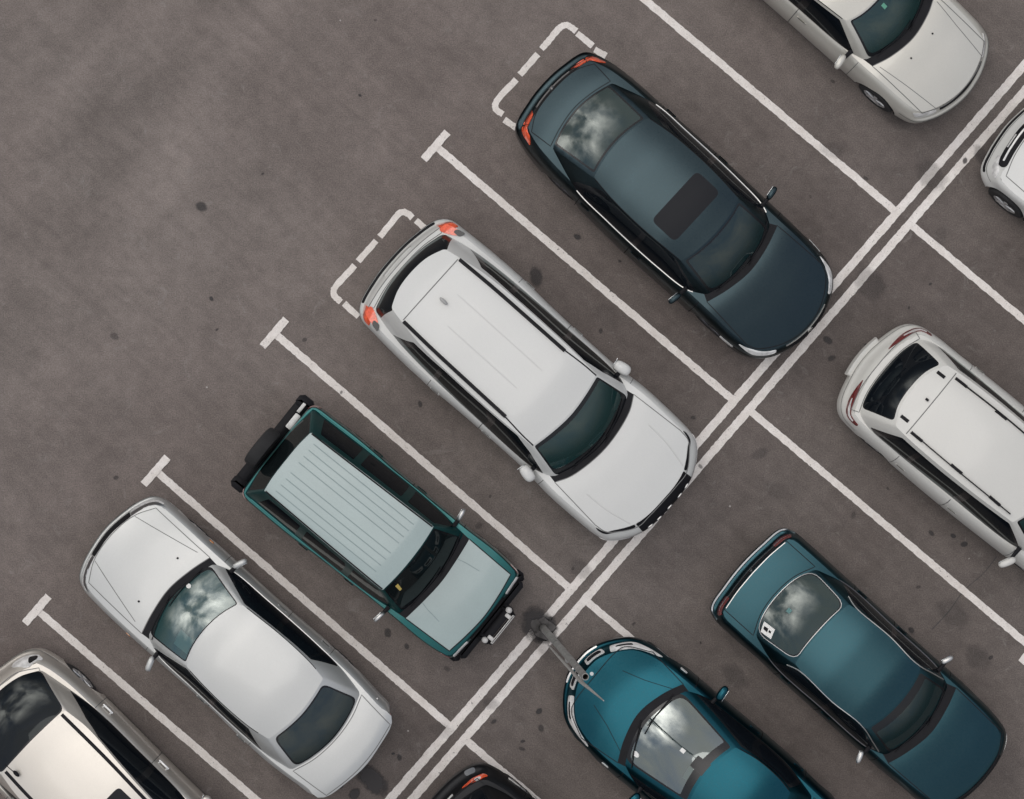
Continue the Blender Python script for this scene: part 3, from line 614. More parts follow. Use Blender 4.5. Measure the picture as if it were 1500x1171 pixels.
        hole = np.vstack([s.B - .035 * np.sign(s.B - ce), (s.B - .035 * np.sign(s.B - ce))[::-1] * [1, -1]])
        hole[:, 1] = np.where(np.abs(hole[:, 1]) < .036, 0, hole[:, 1]); hole = hole[::3]
        dreg = []
        if hood is not None: dreg.append(('hood', [hood]))
        if 'cowl' in sp:
            c = ccat(sp['cowl'], 8); e = s.seg; k = int(len(s.B) * (e[0] * 1.0) / s.Lh) + 3; fb = s.B[:k][::-1] + [-.04, 0]
            dreg.append(('cowl', [mir(np.vstack([c, fb]))]))
        if 'trunkF' in sp: dreg.append(('trunk', [mir(np.vstack([ccat(sp['trunkF'], 8), ccat(sp['trunkB'], 8)]))]))
        D3, do, DN = s.surface(s.deck, 1, top[::2], dreg, .065, [hole])
        nV = len(V3); BV = np.vstack([V3, D3]); BN = np.vstack([N, DN])
        bt = [o['rest'], do['rest'] + nV]
        s.body = s.out('body', BV, np.vstack(bt), pm, BN)
        s.out('front_bumper', V3, o['bf'], g('bumpmat', pm), N); s.out('rear_bumper', V3, o['br'], g('bumpmat', pm), N)
        if 'sill' in sp: s.out('sill', V3, o['sill'], g('sillmat', pm), N)
        if hood is not None: s.hood = s.out('hood', D3, do['hood'], tp, DN)
        if 'cowl' in sp: s.out('cowl', D3, do['cowl'], M['black'], DN)
        if 'trunkF' in sp: s.trunk = s.out(g('trunkname', 'trunk_lid'), D3, do['trunk'], g('trunkmat', tp), DN)
        hz = g('handlez', .80)
        for i, (x0, x1) in enumerate(doors):
            for sd, key in ((1, 'L'), (-1, 'R')):
                d = s.out('door', V3, o['door%d%s' % (i, key)], pm, N)
                xh = x0 + g('handlex', .14); a = s.sx(xh); w = s.wz(a, hz); pos = s.hull(np.array([[a, w]]))[0]; m = MB()
                y = pos[1] * sd; ht = g('handlet', 0.0); m.box((xh, y + sd * (.012 + ht), hz), (.17 + ht, .014 + ht, .026), .006); m.box((xh - .07, y + sd * .003, hz), (.026, .014, .024), .004); m.box((xh + .07, y + sd * .003, hz), (.026, .014, .024), .004)
                s.mb(m, 'handle', g('handlemat', pm), d)
            a0 = s.sx(x0)
        for L in dpol: s.strip(gaps, s.hull, -1, [L[0] , L[3] - [0, .012]], .011, .0018); s.strip(gaps, s.hull, -1, [L[1], L[2] - [0, .012]], .011, .0018); s.strip(gaps, s.hull, -1, [L[0], L[1]], .010, .0018)
        s.strip(gaps, s.hull, -1, [(af, wb), (S2 - af, wb)], g('bgap', .012), .0018); s.strip(gaps, s.hull, -1, [(-ar, wb), (ar, wb)], g('bgap', .012), .0018)
        gw = g('gapw', .012)
        if hood is not None: s.strip(gaps, s.deck, 1, np.vstack([hood, hood[:1]]), gw, .002)
        if 'trunkF' in sp:
            tpoly = mir(np.vstack([ccat(sp['trunkF'], 8), ccat(sp['trunkB'], 8)])); s.strip(gaps, s.deck, 1, np.vstack([tpoly, tpoly[:1]]), gw, .002)
        lg = MB() if 'linemat' in sp else gaps
        for line in g('decklines', []):
            for q in (1, -1): s.strip(lg, s.deck, 1, np.array(line) * [1, q], g('linew', .009), .002)
        if lg is not gaps: s.mb(lg, 'bonnet_crease', sp['linemat'], s.hood)
        s.mb(gaps, 'panel_gaps', g('gapmat', M['gap']))
        # ---- underbody and arch liners
        und = s.hull(np.stack([kk, np.full(260, .02)], 1)); m = MB(); m.add([(p[0], p[1] * .97, s.z0 + .02) for p in und], [tuple(range(len(und)))])
        for j, arr in enumerate(arches):
            e = s.hull(arr[1:-1]); k = len(e); ins = e.copy(); ins[:, 1] *= .70
            m.add([tuple(v) for v in np.vstack([e, ins])], [(i, i + 1, i + 1 + k, i + k) for i in range(k - 1)] + [(i + 1, i, i + k, i + 1 + k) for i in range(k - 1)])
        s.mb(m, 'underbody', M['under'])
        # ---- cabin shell
        e = s.seg; Lh = s.Lh; us = s.tx(g('bpillar'), .5); LV = s.LV; dom = np.array([(-us, 0), (2 * Lh - us, 0), (2 * Lh - us, LV), (-us, LV)])
        wm = g('wsm', .06); v0, v1 = g('wsv', (.0, .965)); a = e[0]
        ws = roundpoly([(-a + wm, v0 * LV), (a - wm, v0 * LV), (a - wm - g('wst', .0), v1 * LV), (-a + wm + g('wst', .0), v1 * LV)], [.09, .09, .04, .04]); fr = g('frit', .035)
        wsi = roundpoly([(-a + wm + fr, v0 * LV + g('fritb', .04)), (a - wm - fr, v0 * LV + g('fritb', .04)), (a - wm - fr - g('wst', .0), v1 * LV - g('fritt', .02)), (-a + wm + fr + g('wst', .0), v1 * LV - g('fritt', .02))], [.10, .10, .03, .03])
        rm = g('rgm', .10); r0, r1 = g('rgv', (.04, .95)); c0 = Lh; b = e[2] - rm; rt = g('rgt', 0.0)
        rg = roundpoly([(c0 - b, r0 * LV), (c0 + b, r0 * LV), (c0 + b - rt, r1 * LV), (c0 - b + rt, r1 * LV)], g('rgr', .08)); rf = g('rfrit', .03)
        rgi = roundpoly([(c0 - b + rf, r0 * LV + rf * .7), (c0 + b - rf, r0 * LV + rf * .7), (c0 + b - rt - rf, r1 * LV - rf * .7), (c0 - b + rt + rf, r1 * LV - rf * .7)], g('rgr', .08))
        regs = [('wsi', [wsi]), ('ws', [ws]), ('rgi', [rgi]), ('rg', [rg])]; wins = []
        for i, w in enumerate(g('wins')):
            L = roundpoly([(s.tx(x, v), v * LV) for x, v in w], g('winr', .03)); mu = L[:, 0].mean()
            Rr = (np.stack([-L[:, 0], L[:, 1]], 1) if mu < us else np.stack([2 * Lh - L[:, 0], L[:, 1]], 1))[::-1]
            regs += [('w%dL' % i, [L]), ('w%dR' % i, [Rr])]; wins.append((L, Rr))
        if 'rgtrim' in sp:
            m = MB(); s.strip(m, s.cab, 1, np.vstack([rg, rg[:1]]), .014, .007, raised=True); s.mb(m, 'chrome_surround', M['satin'])
        if 'trim' in sp:
            L = roundpoly([(s.tx(x, v), v * LV) for x, v in sp['trim']], g('winr', .03)); regs.append(('trim', [L, np.stack([-L[:, 0], L[:, 1]], 1)[::-1], np.stack([2 * Lh - L[:, 0], L[:, 1]], 1)[::-1]]))
        C3, co, CN = s.surface(s.cab, 1, dom, regs, .06)
        s.out('pillars', C3, co['rest'], g('pillarmat', pm), CN)
        if 'trim' in sp: s.out('window_trim', C3, co['trim'], M['blackgloss'], CN)
        def two(nm, a_, b_, ma, mb_):
            T = np.vstack([x for x in (co[a_], co[b_]) if len(x)]); return s.out(nm, C3, T, [ma, mb_], CN, fmat=[0] * len(co[a_]) + [1] * len(co[b_]))
        s.ws = two('windshield', 'wsi', 'ws', g('wsglass', M['glass_teal']), M['frit'])
        s.rg = two('rear_window', 'rgi', 'rg', g('rgglass', M['glass_rear']), M['frit'])
        for i in range(len(wins)):
            for k in 'LR': s.out('side_window', C3, co['w%d%s' % (i, k)], g('sideglass', M['glass_dark']), CN)
        # ---- roof
        ring = mir(s.Rf)[::2]; ri = g('roofreg', []); R3, ro, RN = s.surface(s.roofs, 1, ring, [(n_, [mir(p_) if mf else np.array(p_)]) for n_, p_, mt_, mf in ri], .07)
        s.roof = s.out('roof', R3, ro['rest'], g('roofmat', tp), RN)
        for n_, p_, mt_, mf in ri: s.out(n_, R3, ro[n_], mt_, RN, s.roof)
        # roof rail strips / drip mouldings
        for (nm, pts, w, h, mt_) in g('roofstrips', []):
            for q in (1, -1):
                m = MB(); s.strip(m, s.roofs, 1, catmull(np.array(pts) * [1, q], 8), w, h, raised=True); s.mb(m, nm, mt_)
        if 'roofribs' in sp:
            m = MB()
            for (y, x0, x1) in sp['roofribs']: s.strip(m, s.roofs, 1, [(x0, y), (x1, y)], .013, .002)
            s.mb(m, 'roof_ribs', g('ribmat', M['rib']), s.roof)
        if 'rooflines' in sp:
            m = MB()
            for line in sp['rooflines']: s.strip(m, s.roofs, 1, line, g('rlw', .012), .002)
            s.mb(m, 'roof_seams', g('gapmat', M['gap']), s.roof)
        # trims along the glass: (surface letter, points, width, height, material, name)
        for (nm, sf, pts, w, h, mt_) in g('trims', []):
            for q in (1, -1):
                m = MB()
                if sf == 'c': P_ = np.array([(s.tx(x, v), v * LV) for x, v in pts]); P_ = P_ * [q, 1]; s.strip(m, s.cab, 1, catmull(P_, 6), w, h, raised=True)
                elif sf == 'd': s.strip(m, s.deck, 1, catmull(np.array(pts) * [1, q], 6), w, h, raised=True)
                elif sf == 'u':
                    if q < 0: continue
                    s.strip(m, s.cab, 1, np.array([(u, v * LV) for u, v in pts]), w, h, raised=True)
                s.mb(m, nm, mt_)
        # ---- lamps, grilles, plates lying on the hull (F: measured back from the nose, R: from the tail)
        for (nm, where, pts, mt_, off, both) in g('hullparts', []):
            for q in ((1, -1) if both else (1,)):
                A = []
                for (a_, w_) in pts:
                    a_ = a_ * q; A.append(((s.S - a_) if where == 'F' else (a_ if where == 'R' else s.sx(a_)), w_ * WS))
                A = np.array(A)
                if where == 'X' and q < 0: A[:, 0] = S2 - np.array([s.sx(p[0]) for p in pts])
                ar_ = np.sum(A[:, 0] * np.roll(A[:, 1], -1) - np.roll(A[:, 0], -1) * A[:, 1])
                if ar_ < 0: A = A[::-1]
                s.patch(nm, s.hull, -1, roundpoly(A, .045, 4), mt_, off)
        for (nm, pts, mt_, off, both) in g('deckparts', []):
            for q in ((1, -1) if both else (1,)):
                A = np.array(pts) * [1, q]; 
                if np.sum(A[:, 0] * np.roll(A[:, 1], -1) - np.roll(A[:, 0], -1) * A[:, 1]) < 0: A = A[::-1]
                s.patch(nm, s.deck, 1, roundpoly(A, .045, 4), mt_, off)
        for (nm, pts, mt_, off) in g('cabparts', []):
            A = np.array([(u, v * LV) for u, v in pts]); s.patch(nm, s.cab, 1, A, mt_, off)
        for (nm, pts, mt_, off) in g('rearparts', []):
            s.patch(nm, s.cab, 1, np.array([(s.Lh + u, v * LV) for u, v in pts]), mt_, off)
        for (nm, line, w_, mt_) in g('creases', []):
            for q in (1, -1):
                m = MB(); s.strip(m, s.deck, 1, catmull(np.array(line) * [1, q], 6), w_, .003, raised=True); s.mb(m, nm, mt_, s.hood)
        # ---- wheels
        for xw in wheels:
            yo = float(np.interp(xw, s.P[:, 0], s.P[:, 1])) - g('wheelin', .045)
            for q in (1, -1):
                m = MB(); wd = .20; c = (xw, (yo - wd / 2) * q, rw)
                pr = [(-wd / 2, rw * .62), (-wd / 2 - .004, rw * .8), (-wd / 2 + .012, rw * .95), (-wd / 2 + .045, rw), (wd / 2 - .045, rw), (wd / 2 - .012, rw * .95), (wd / 2 + .004, rw * .8), (wd / 2, rw * .62), (0, rw * .60)]
                m.lathe([(h, r) for h, r in pr], c, 'Y', 36, True); w = s.mb(m, 'wheel', M['tyre'])
                m = MB(); m.lathe([(-.08 * q, rw * .62), (wd / 2 * q * .98, rw * .64), (wd / 2 * q * .9, rw * .57), (wd / 2 * q * .3, rw * .55)], c, 'Y', 30)
                for k in range(g('spokes', 5)):
                    an = 2 * math.pi * k / g('spokes', 5) + .3; cc_, ss_ = math.cos(an), math.sin(an)
                    m.box((c[0] + cc_ * rw * .32, c[1] + q * wd / 2 * .88, c[2] + ss_ * rw * .32), (rw * .56, .03, rw * .14), .006, ry=-an)
                m.lathe([(wd / 2 * q * .95, 0.001), (wd / 2 * q * .95, rw * .10), (wd / 2 * q * .7, rw * .15)], c, 'Y', 16)
                s.mb(m, 'rim', g('rim', M['rim']), w)
                m = MB(); m.lathe([(wd / 2 * q * .45, 0.001), (wd / 2 * q * .45, rw * .56)], c, 'Y', 24); s.mb(m, 'brake_disc', M['under'], w)
        # ---- door mirrors
        mxp = g('mirror'); mw = g('mirw', (.075, .11, .06))
        if mxp:
            mx_, my_, mz_ = mxp
            for q in (1, -1):
                m = MB(); m.ellipsoid((mx_, my_ * q, mz_), mw, 16, 10, .75, g('mirr', -.25) * q)
                h = s.mb(m, 'door_mirror', g('mirmat', pm), None, 60); yb = float(np.interp(mx_, s.B[::-1][np.argsort(s.B[::-1][:, 0])][:, 0], s.B[::-1][np.argsort(s.B[::-1][:, 0])][:, 1]))
                m = MB(); m.tube([(mx_ + .02, (yb - .02) * q, mz_ - .05), (mx_ + .01, (my_ - mw[1] * .4) * q, mz_ - .01)], [.035, .022], 8); s.mb(m, 'mirror_arm', M['black'], h)
                m = MB(); m.box((mx_ - mw[0] * .93, my_ * q, mz_), (.006, mw[1] * 1.5, mw[2] * 1.4), .002, rz=g('mirr', -.25) * q); s.mb(m, 'mirror_glass', M['mirrorglass'], h)
        # ---- wipers
        for (u0, v0_, u1, v1_) in g('wipers', [(-.55, -.01, .05, .10), (.05, -.01, .60, .10)]):
            m = MB(); A = np.array([[u0, v0_ * LV], [u1, v1_ * LV]]); P3 = s.cab(A) + snorm(s.cab, A) * .022; m.tube([P3[0], P3[1]], [.009, .005], 6)
            A = np.array([[u0 + .08, (v0_ + .055) * LV], [(u0 + u1) / 2 + .1, (v0_ + v1_) / 2 * LV + .025], [u1 + .12, (v1_ + .025) * LV]]); P3 = s.cab(A) + snorm(s.cab, A) * .014; m.tube(list(P3), .007, 6); s.mb(m, 'wiper', M['black'])
        # ---- cabin interior seen through the glass
        m = MB(); Bi = np.vstack([s.B, s.B[::-1] * [1, -1]])[::4] * [.975, .955]; zt = s.zdeck(Bi[:, 0], Bi[:, 1]) - .03; k = len(Bi)
        V = [(p[0], p[1], z) for p, z in zip(Bi, zt)] + [(p[0], p[1], .32) for p in Bi]
        m.add(V, [(i, (i + 1) % k, (i + 1) % k + k, i + k) for i in range(k)] + [tuple(range(k, 2 * k))])
        xf, xr = s.B[0, 0], s.B[-1, 0]; hw = s.B[:, 1].max() - .07; zd = float(s.zdeck(xf, 0)); ww = float(np.interp(s.seg[0], s.u, s.B[:, 1])) * .9
        m.box((xf - .40, 0, zd - .12), (.42, ww * 2, .14), .05); m.box((xf - .58, hw * .5 * g('drv', 1), zd - .06), (.16, .34, .10), .04)
        m.box((xr + .28, 0, zd - .12), (g('shelf', .45), ww * 1.8, .03), .01)
        inn = s.mb(m, 'interior', M['interior'])
        m = MB(); cx_, cy_, cz_ = xf - .82, hw * .5 * g('drv', 1), zd + .0
        m.tube([(cx_ + .05 * math.sin(a_), cy_ + .18 * math.cos(a_), cz_ + .17 * math.sin(a_)) for a_ in np.linspace(0, 2 * math.pi, 25)], .015, 6, False); m.tube([(cx_, cy_, cz_), (cx_ + .25, cy_, cz_ - .1)], .03, 6)
        s.mb(m, 'steering_wheel', M['black'], inn)
        sm_ = g('seatmat', M['seat'])
        for q in (1, -1):
            m = MB(); x = xf - 1.28; m.box((x, hw * .5 * q, .52), (.52, .52, .16), .06); m.box((x - .30, hw * .5 * q, .82), (.16, .50, .58), .06, ry=-.25); m.box((x - .40, hw * .5 * q, zd + .24), (.10, .26, .17), .04); s.mb(m, 'seat', sm_)
        m = MB(); x = g('bench', xr + .72); m.box((x + .25, 0, .50), (.50, hw * 1.75, .18), .06); m.box((x - .05, 0, .80), (.16, hw * 1.72, .52), .06, ry=-.3)
        for q in (1, -1): m.box((x - .16, hw * .52 * q, zd + .15), (.09, .24, .14), .035)
        s.mb(m, 'rear_seat', sm_)
        # number plates
        for (x, z, y, rear) in g('plates', []):
            m = MB(); m.box((x, y, z), (.015, .50, .11), .003); s.mb(m, 'number_plate', M['plate'])
        return s

# ------------------------------------------------------------------ the cars
def sq(pts, r=.06): return roundpoly(pts, r, 4)
DK = paint('dark_teal_paint', (0.032, 0.050, 0.058, 1), .27, .97, coat=.0, dust=.03)
WT = paint('white_paint', (0.60, 0.605, 0.585, 1), .40, dust=.05, coat=.4, vary=.015)
SV = paint('silver_white_paint', (0.50, 0.51, 0.50, 1), .42, .55, dust=.05, coat=.5, vary=.02)
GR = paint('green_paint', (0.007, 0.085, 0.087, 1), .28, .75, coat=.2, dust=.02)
GRH = paint('pale_green_top', (0.31, 0.39, 0.385, 1), .42, dust=.16, dustcol=(.22, .24, .23, 1), vary=.05)  # paler than the body green, used on bonnet and roof
BL = paint('blue_paint', (0.009, 0.068, 0.093, 1), .27, .97, coat=.0, dust=.03)
TL = paint('teal_paint', (0.022, 0.062, 0.077, 1), .28, .97, coat=.0, dust=.04)
CR = paint('cream_paint', (0.58, 0.565, 0.51, 1), .40, .3, dust=.06, vary=.03)
CH = paint('champagne_paint', (0.58, 0.55, 0.50, 1), .38, .65, dust=.05, vary=.02)
MW = paint('warm_white_paint', (0.60, 0.595, 0.56, 1), .40, dust=.05, coat=.4, vary=.015)
BK = paint('black_paint', (0.007, 0.008, 0.010, 1), .45, .5, coat=.0, dust=.01)
M['rib'] = simple('roof_rib_shade', (0.22, 0.28, 0.28, 1), 0.6)

dark = Car('dark_saloon_car', 'dark slate saloon with black sunroof panel and orange tail lights beside the white estate', 'car', -42.7, (2.266, 2.855 + .0), dict(
    paint=DK, plan=[(-2.50,0),(-2.47,.36),(-2.36,.74),(-2.10,.86),(-1.63,.93),(-.92,.95),(.06,.975),(.96,.965),(1.42,.965),(1.80,.97),(2.03,.955),(2.28,.91),(2.44,.83),(2.61,.65),(2.74,.33),(2.78,0)],
    zc=[(-2.5,.93),(-2.25,.99),(-1.9,1.03),(-1,.99),(0,.95),(1,.96),(1.5,.965),(2.0,.89),(2.5,.76),(2.8,.64)], crown=.06,
    rings=dict(side=[.05,.0,0,.02,.06,.105,.15], rear=[.12,.04,0,.02,.13,.16,.20], fr=[0,.12,.42,.66,.70,.90,1.0], front=[.10,.03,0,.01,.04,.08,.13]),
    gb=([(1.43,0),(1.40,.35),(1.30,.67)], [(1.30,.67),(1.05,.80),(.5,.85),(-.5,.855),(-1.1,.83),(-1.76,.63)], [(-1.76,.63),(-1.85,.33),(-1.89,0)]),
    gr=([(.775,0),(.75,.35),(.69,.60)], [(.69,.60),(0,.635),(-.6,.62),(-1.02,.57)], [(-1.02,.57),(-1.08,.3),(-1.105,0)]),
    zr=[(-1.12,1.36),(-.5,1.42),(.2,1.43),(.8,1.355)], rcrown=.06, bpillar=.05,
    trim=[(1.16,.03),(-1.20,.03),(-1.15,.25),(-.80,.90),(.62,.90)],
    wins=[[(1.08,.07),(.08,.07),(.08,.86),(.60,.86)], [(.0,.07),(-.98,.07),(-.98,.30),(-.66,.86),(.0,.86)]], doors=[(.02,1.28),(-.98,.02)],
    hoodF=[(2.68,0),(2.60,.38),(2.36,.72),(2.20,.79)], hoodB=[(1.36,.74),(1.46,.40),(1.515,0)], cowl=[(1.515,0),(1.46,.40),(1.36,.74)],
    trunkF=[(-1.90,0),(-1.86,.33),(-1.78,.63)], trunkB=[(-2.12,.66),(-2.25,.42),(-2.295,0)],
    roofreg=[('sunroof', sq([(-.01,-.475),(.44,-.475),(.44,.475),(-.01,.475)], .09), M['sunroof'], False)],
    trims=[('chrome_strip', 'c', [(1.12,.0),(.0,.0),(-1.08,.0)], .022, .010, M['satin']), ('roof_moulding', 'c', [(.66,.985),(0,.985),(-1.0,.985)], .016, .006, M['black'])],
    hullparts=[('headlight','F',[(.60,5.2),(.62,4.2),(1.0,3.9),(1.28,4.6),(1.0,5.5)],M['clear'],.006,True),('grille','F',[(-.42,4.9),(.42,4.9),(.36,3.4),(-.36,3.4)],M['black'],.006,False),
        ('chrome_strip','F',[(-.44,5.1),(.44,5.1),(.44,4.85),(-.44,4.85)],M['satin'],.012,False),('emblem','F',[(-.05,4.8),(.05,4.8),(.05,4.2),(-.05,4.2)],M['chrome'],.02,False),
        ('fog_lamp','F',[(1.30,2.6),(1.30,3.1),(1.55,3.2),(1.55,2.8)],M['clear'],.006,True),
        ('rear_panel','R',[(-.62,4.15),(.62,4.15),(.62,5.7),(-.62,5.7)],M['blackgloss'],.004,False),('tail_light','R',[(.42,4.0),(.72,3.85),(.72,5.8),(.50,5.7)],M['redlens'],.009,True),
        ('tail_light','R',[(.75,3.8),(1.14,4.2),(1.02,5.5),(.75,5.8)],M['redlens'],.009,True),('chrome_strip','R',[(-.38,4.9),(.38,4.9),(.38,5.15),(-.38,5.15)],M['satin'],.010,False),('emblem','R',[(-.04,4.6),(.04,4.6),(.04,5.3),(-.04,5.3)],M['chrome'],.018,False)],
    wheels=(1.66,-1.28), rw=.335, mirror=(.99,1.02,.99), mirw=(.045,.11,.06), mirr=.15, rim=M['rimdark'], wsglass=M['glass_front'], rgglass=M['glass_refl'], rgm=.05, rgt=.0, rgr=.03, rgv=(.03,.97), wsm=.04, fritb=.05, handlez=.76))

suv = Car('white_estate_car', 'big white estate with red corner lamps and one dashed box behind its tail', 'car', -42.0, (.186, .31), dict(
    paint=WT, plan=[(-2.60,0),(-2.575,.40),(-2.47,.83),(-2.33,.955),(-2.05,.99),(-1.10,1.03),(-.44,1.005),(.4,.99),(.85,.995),(1.35,1.035),(1.9,1.03),(2.25,1.01),(2.42,.96),(2.55,.84),(2.715,.57),(2.775,.30),(2.785,0)],
    z0=.25, zc=[(-2.6,.98),(-2.3,1.06),(-1,1.02),(0,1.0),(1.2,1.08),(1.5,1.10),(2.1,1.06),(2.5,.99),(2.8,.92)], crown=.05, bowf=.12,
    rings=dict(rear=[.10,.03,0,.01,.08,.12,.17], fr=[0,.12,.42,.60,.66,.88,1.0], front=[.12,.06,.02,0,.03,.12,.17]),
    gb=([(1.44,0),(1.37,.45),(1.24,.80)], [(1.24,.80),(1.0,.89),(-.16,.91),(-1.27,.885),(-1.85,.825),(-2.25,.735)], [(-2.25,.735),(-2.33,.4),(-2.36,0)]),
    gr=([(.79,0),(.76,.35),(.70,.69)], [(.70,.675),(-.06,.70),(-1.4,.67),(-2.06,.56)], [(-2.06,.56),(-2.16,.3),(-2.19,0)]),
    zr=[(-2.2,1.53),(-1.8,1.60),(-.8,1.66),(.2,1.66),(.8,1.57)], rcrown=.05, bpillar=.0, cornr=11,
    trim=[(1.10,.02),(-1.66,.02),(-1.82,.08),(-1.50,.82),(-.9,.93),(.45,.93),(.74,.64)],
    wins=[[(1.02,.08),(.08,.08),(.08,.80),(.44,.80),(.66,.60)], [(.0,.08),(-.92,.08),(-.92,.80),(.0,.80)], [(-1.0,.08),(-1.62,.08),(-1.42,.72),(-1.0,.80)]], doors=[(-.02,1.15),(-.98,-.02)],
    hoodF=[(2.635,0),(2.63,.30),(2.61,.52),(2.40,.81),(2.31,.88),(2.14,.905)], hoodB=[(1.30,.84),(1.42,.60),(1.51,0)], cowl=[(1.51,0),(1.42,.60),(1.30,.84)],
    trunkF=[(-2.36,0),(-2.34,.4),(-2.27,.72)], trunkB=[(-2.34,.76),(-2.40,.4),(-2.42,0)], trunkname='tailgate',
    rooflines=[[(-1.82,-.57),(-1.82,.57)]], rlw=.014, roofribs=[(-.22,-1.3,.0),(.20,-1.5,.1)], ribmat=M['crease'],
    creases=[('bonnet_crease',[(1.75,.66),(2.1,.64),(2.5,.56)],.02,M['crease'])],
    roofstrips=[('roof_rail', [(-1.80,.585),(-1.2,.605),(-.4,.615),(.15,.62)], .055, .045, M['black']), ('roof_ditch', [(.15,.625),(.5,.655),(.71,.66)], .02, .004, M['black'])],
    roofreg=[], trims=[],
    hullparts=[('grille','F',[(-.58,5.97),(.58,5.97),(.52,3.3),(-.52,3.3)],M['black'],.006,False)]+[('grille_bar','F',[(a,3.5),(a+.10,3.5),(a+.10,3.95),(a,3.95)],M['satin'],.016,False) for a in (-.44,-.27,-.05,.17,.34)]+[
        ('headlight','F',[(.60,5.97),(.60,5.1),(1.26,5.3),(1.34,5.85)],M['black'],.006,True),('headlight_lens','F',[(.70,2.95),(.72,1.9),(1.1,1.9),(1.2,2.95)],M['clear'],.006,True),
        ('tail_light','R',[(.80,4.0),(1.22,4.4),(1.18,6.0),(.86,6.0)],M['redlens'],.010,True),('bumper_recess','R',[(-.80,3.15),(.80,3.15),(.80,3.7),(-.80,3.7)],M['black'],.004,False),('rear_badge','R',[(-.3,4.7),(.3,4.7),(.3,5.0),(-.3,5.0)],M['satin'],.012,False)],
    deckparts=[('tail_light',[(-2.33,.72),(-2.31,.86),(-2.05,.93),(-2.08,.83),(-2.24,.74)],M['redlens'],.014,True),('tail_light_end',[(-2.16,.84),(-2.14,.91),(-2.0,.945),(-2.04,.84)],M['blackgloss'],.017,True)],
    wheels=(1.88,-1.18), rw=.36, mirror=(.92,1.005,1.12), mirw=(.135,.085,.08), mirr=.22, gapmat=M['gaplight'], rgglass=M['glass_dark'], rgm=-.16, rgt=.10, rgr=.05, rgv=(.04,1.0), wsm=.035, frit=.03, fritb=.10, fritt=.05, seatmat=M['lightseat'], bgap=.014, handlemat=WT, wheelin=.05))

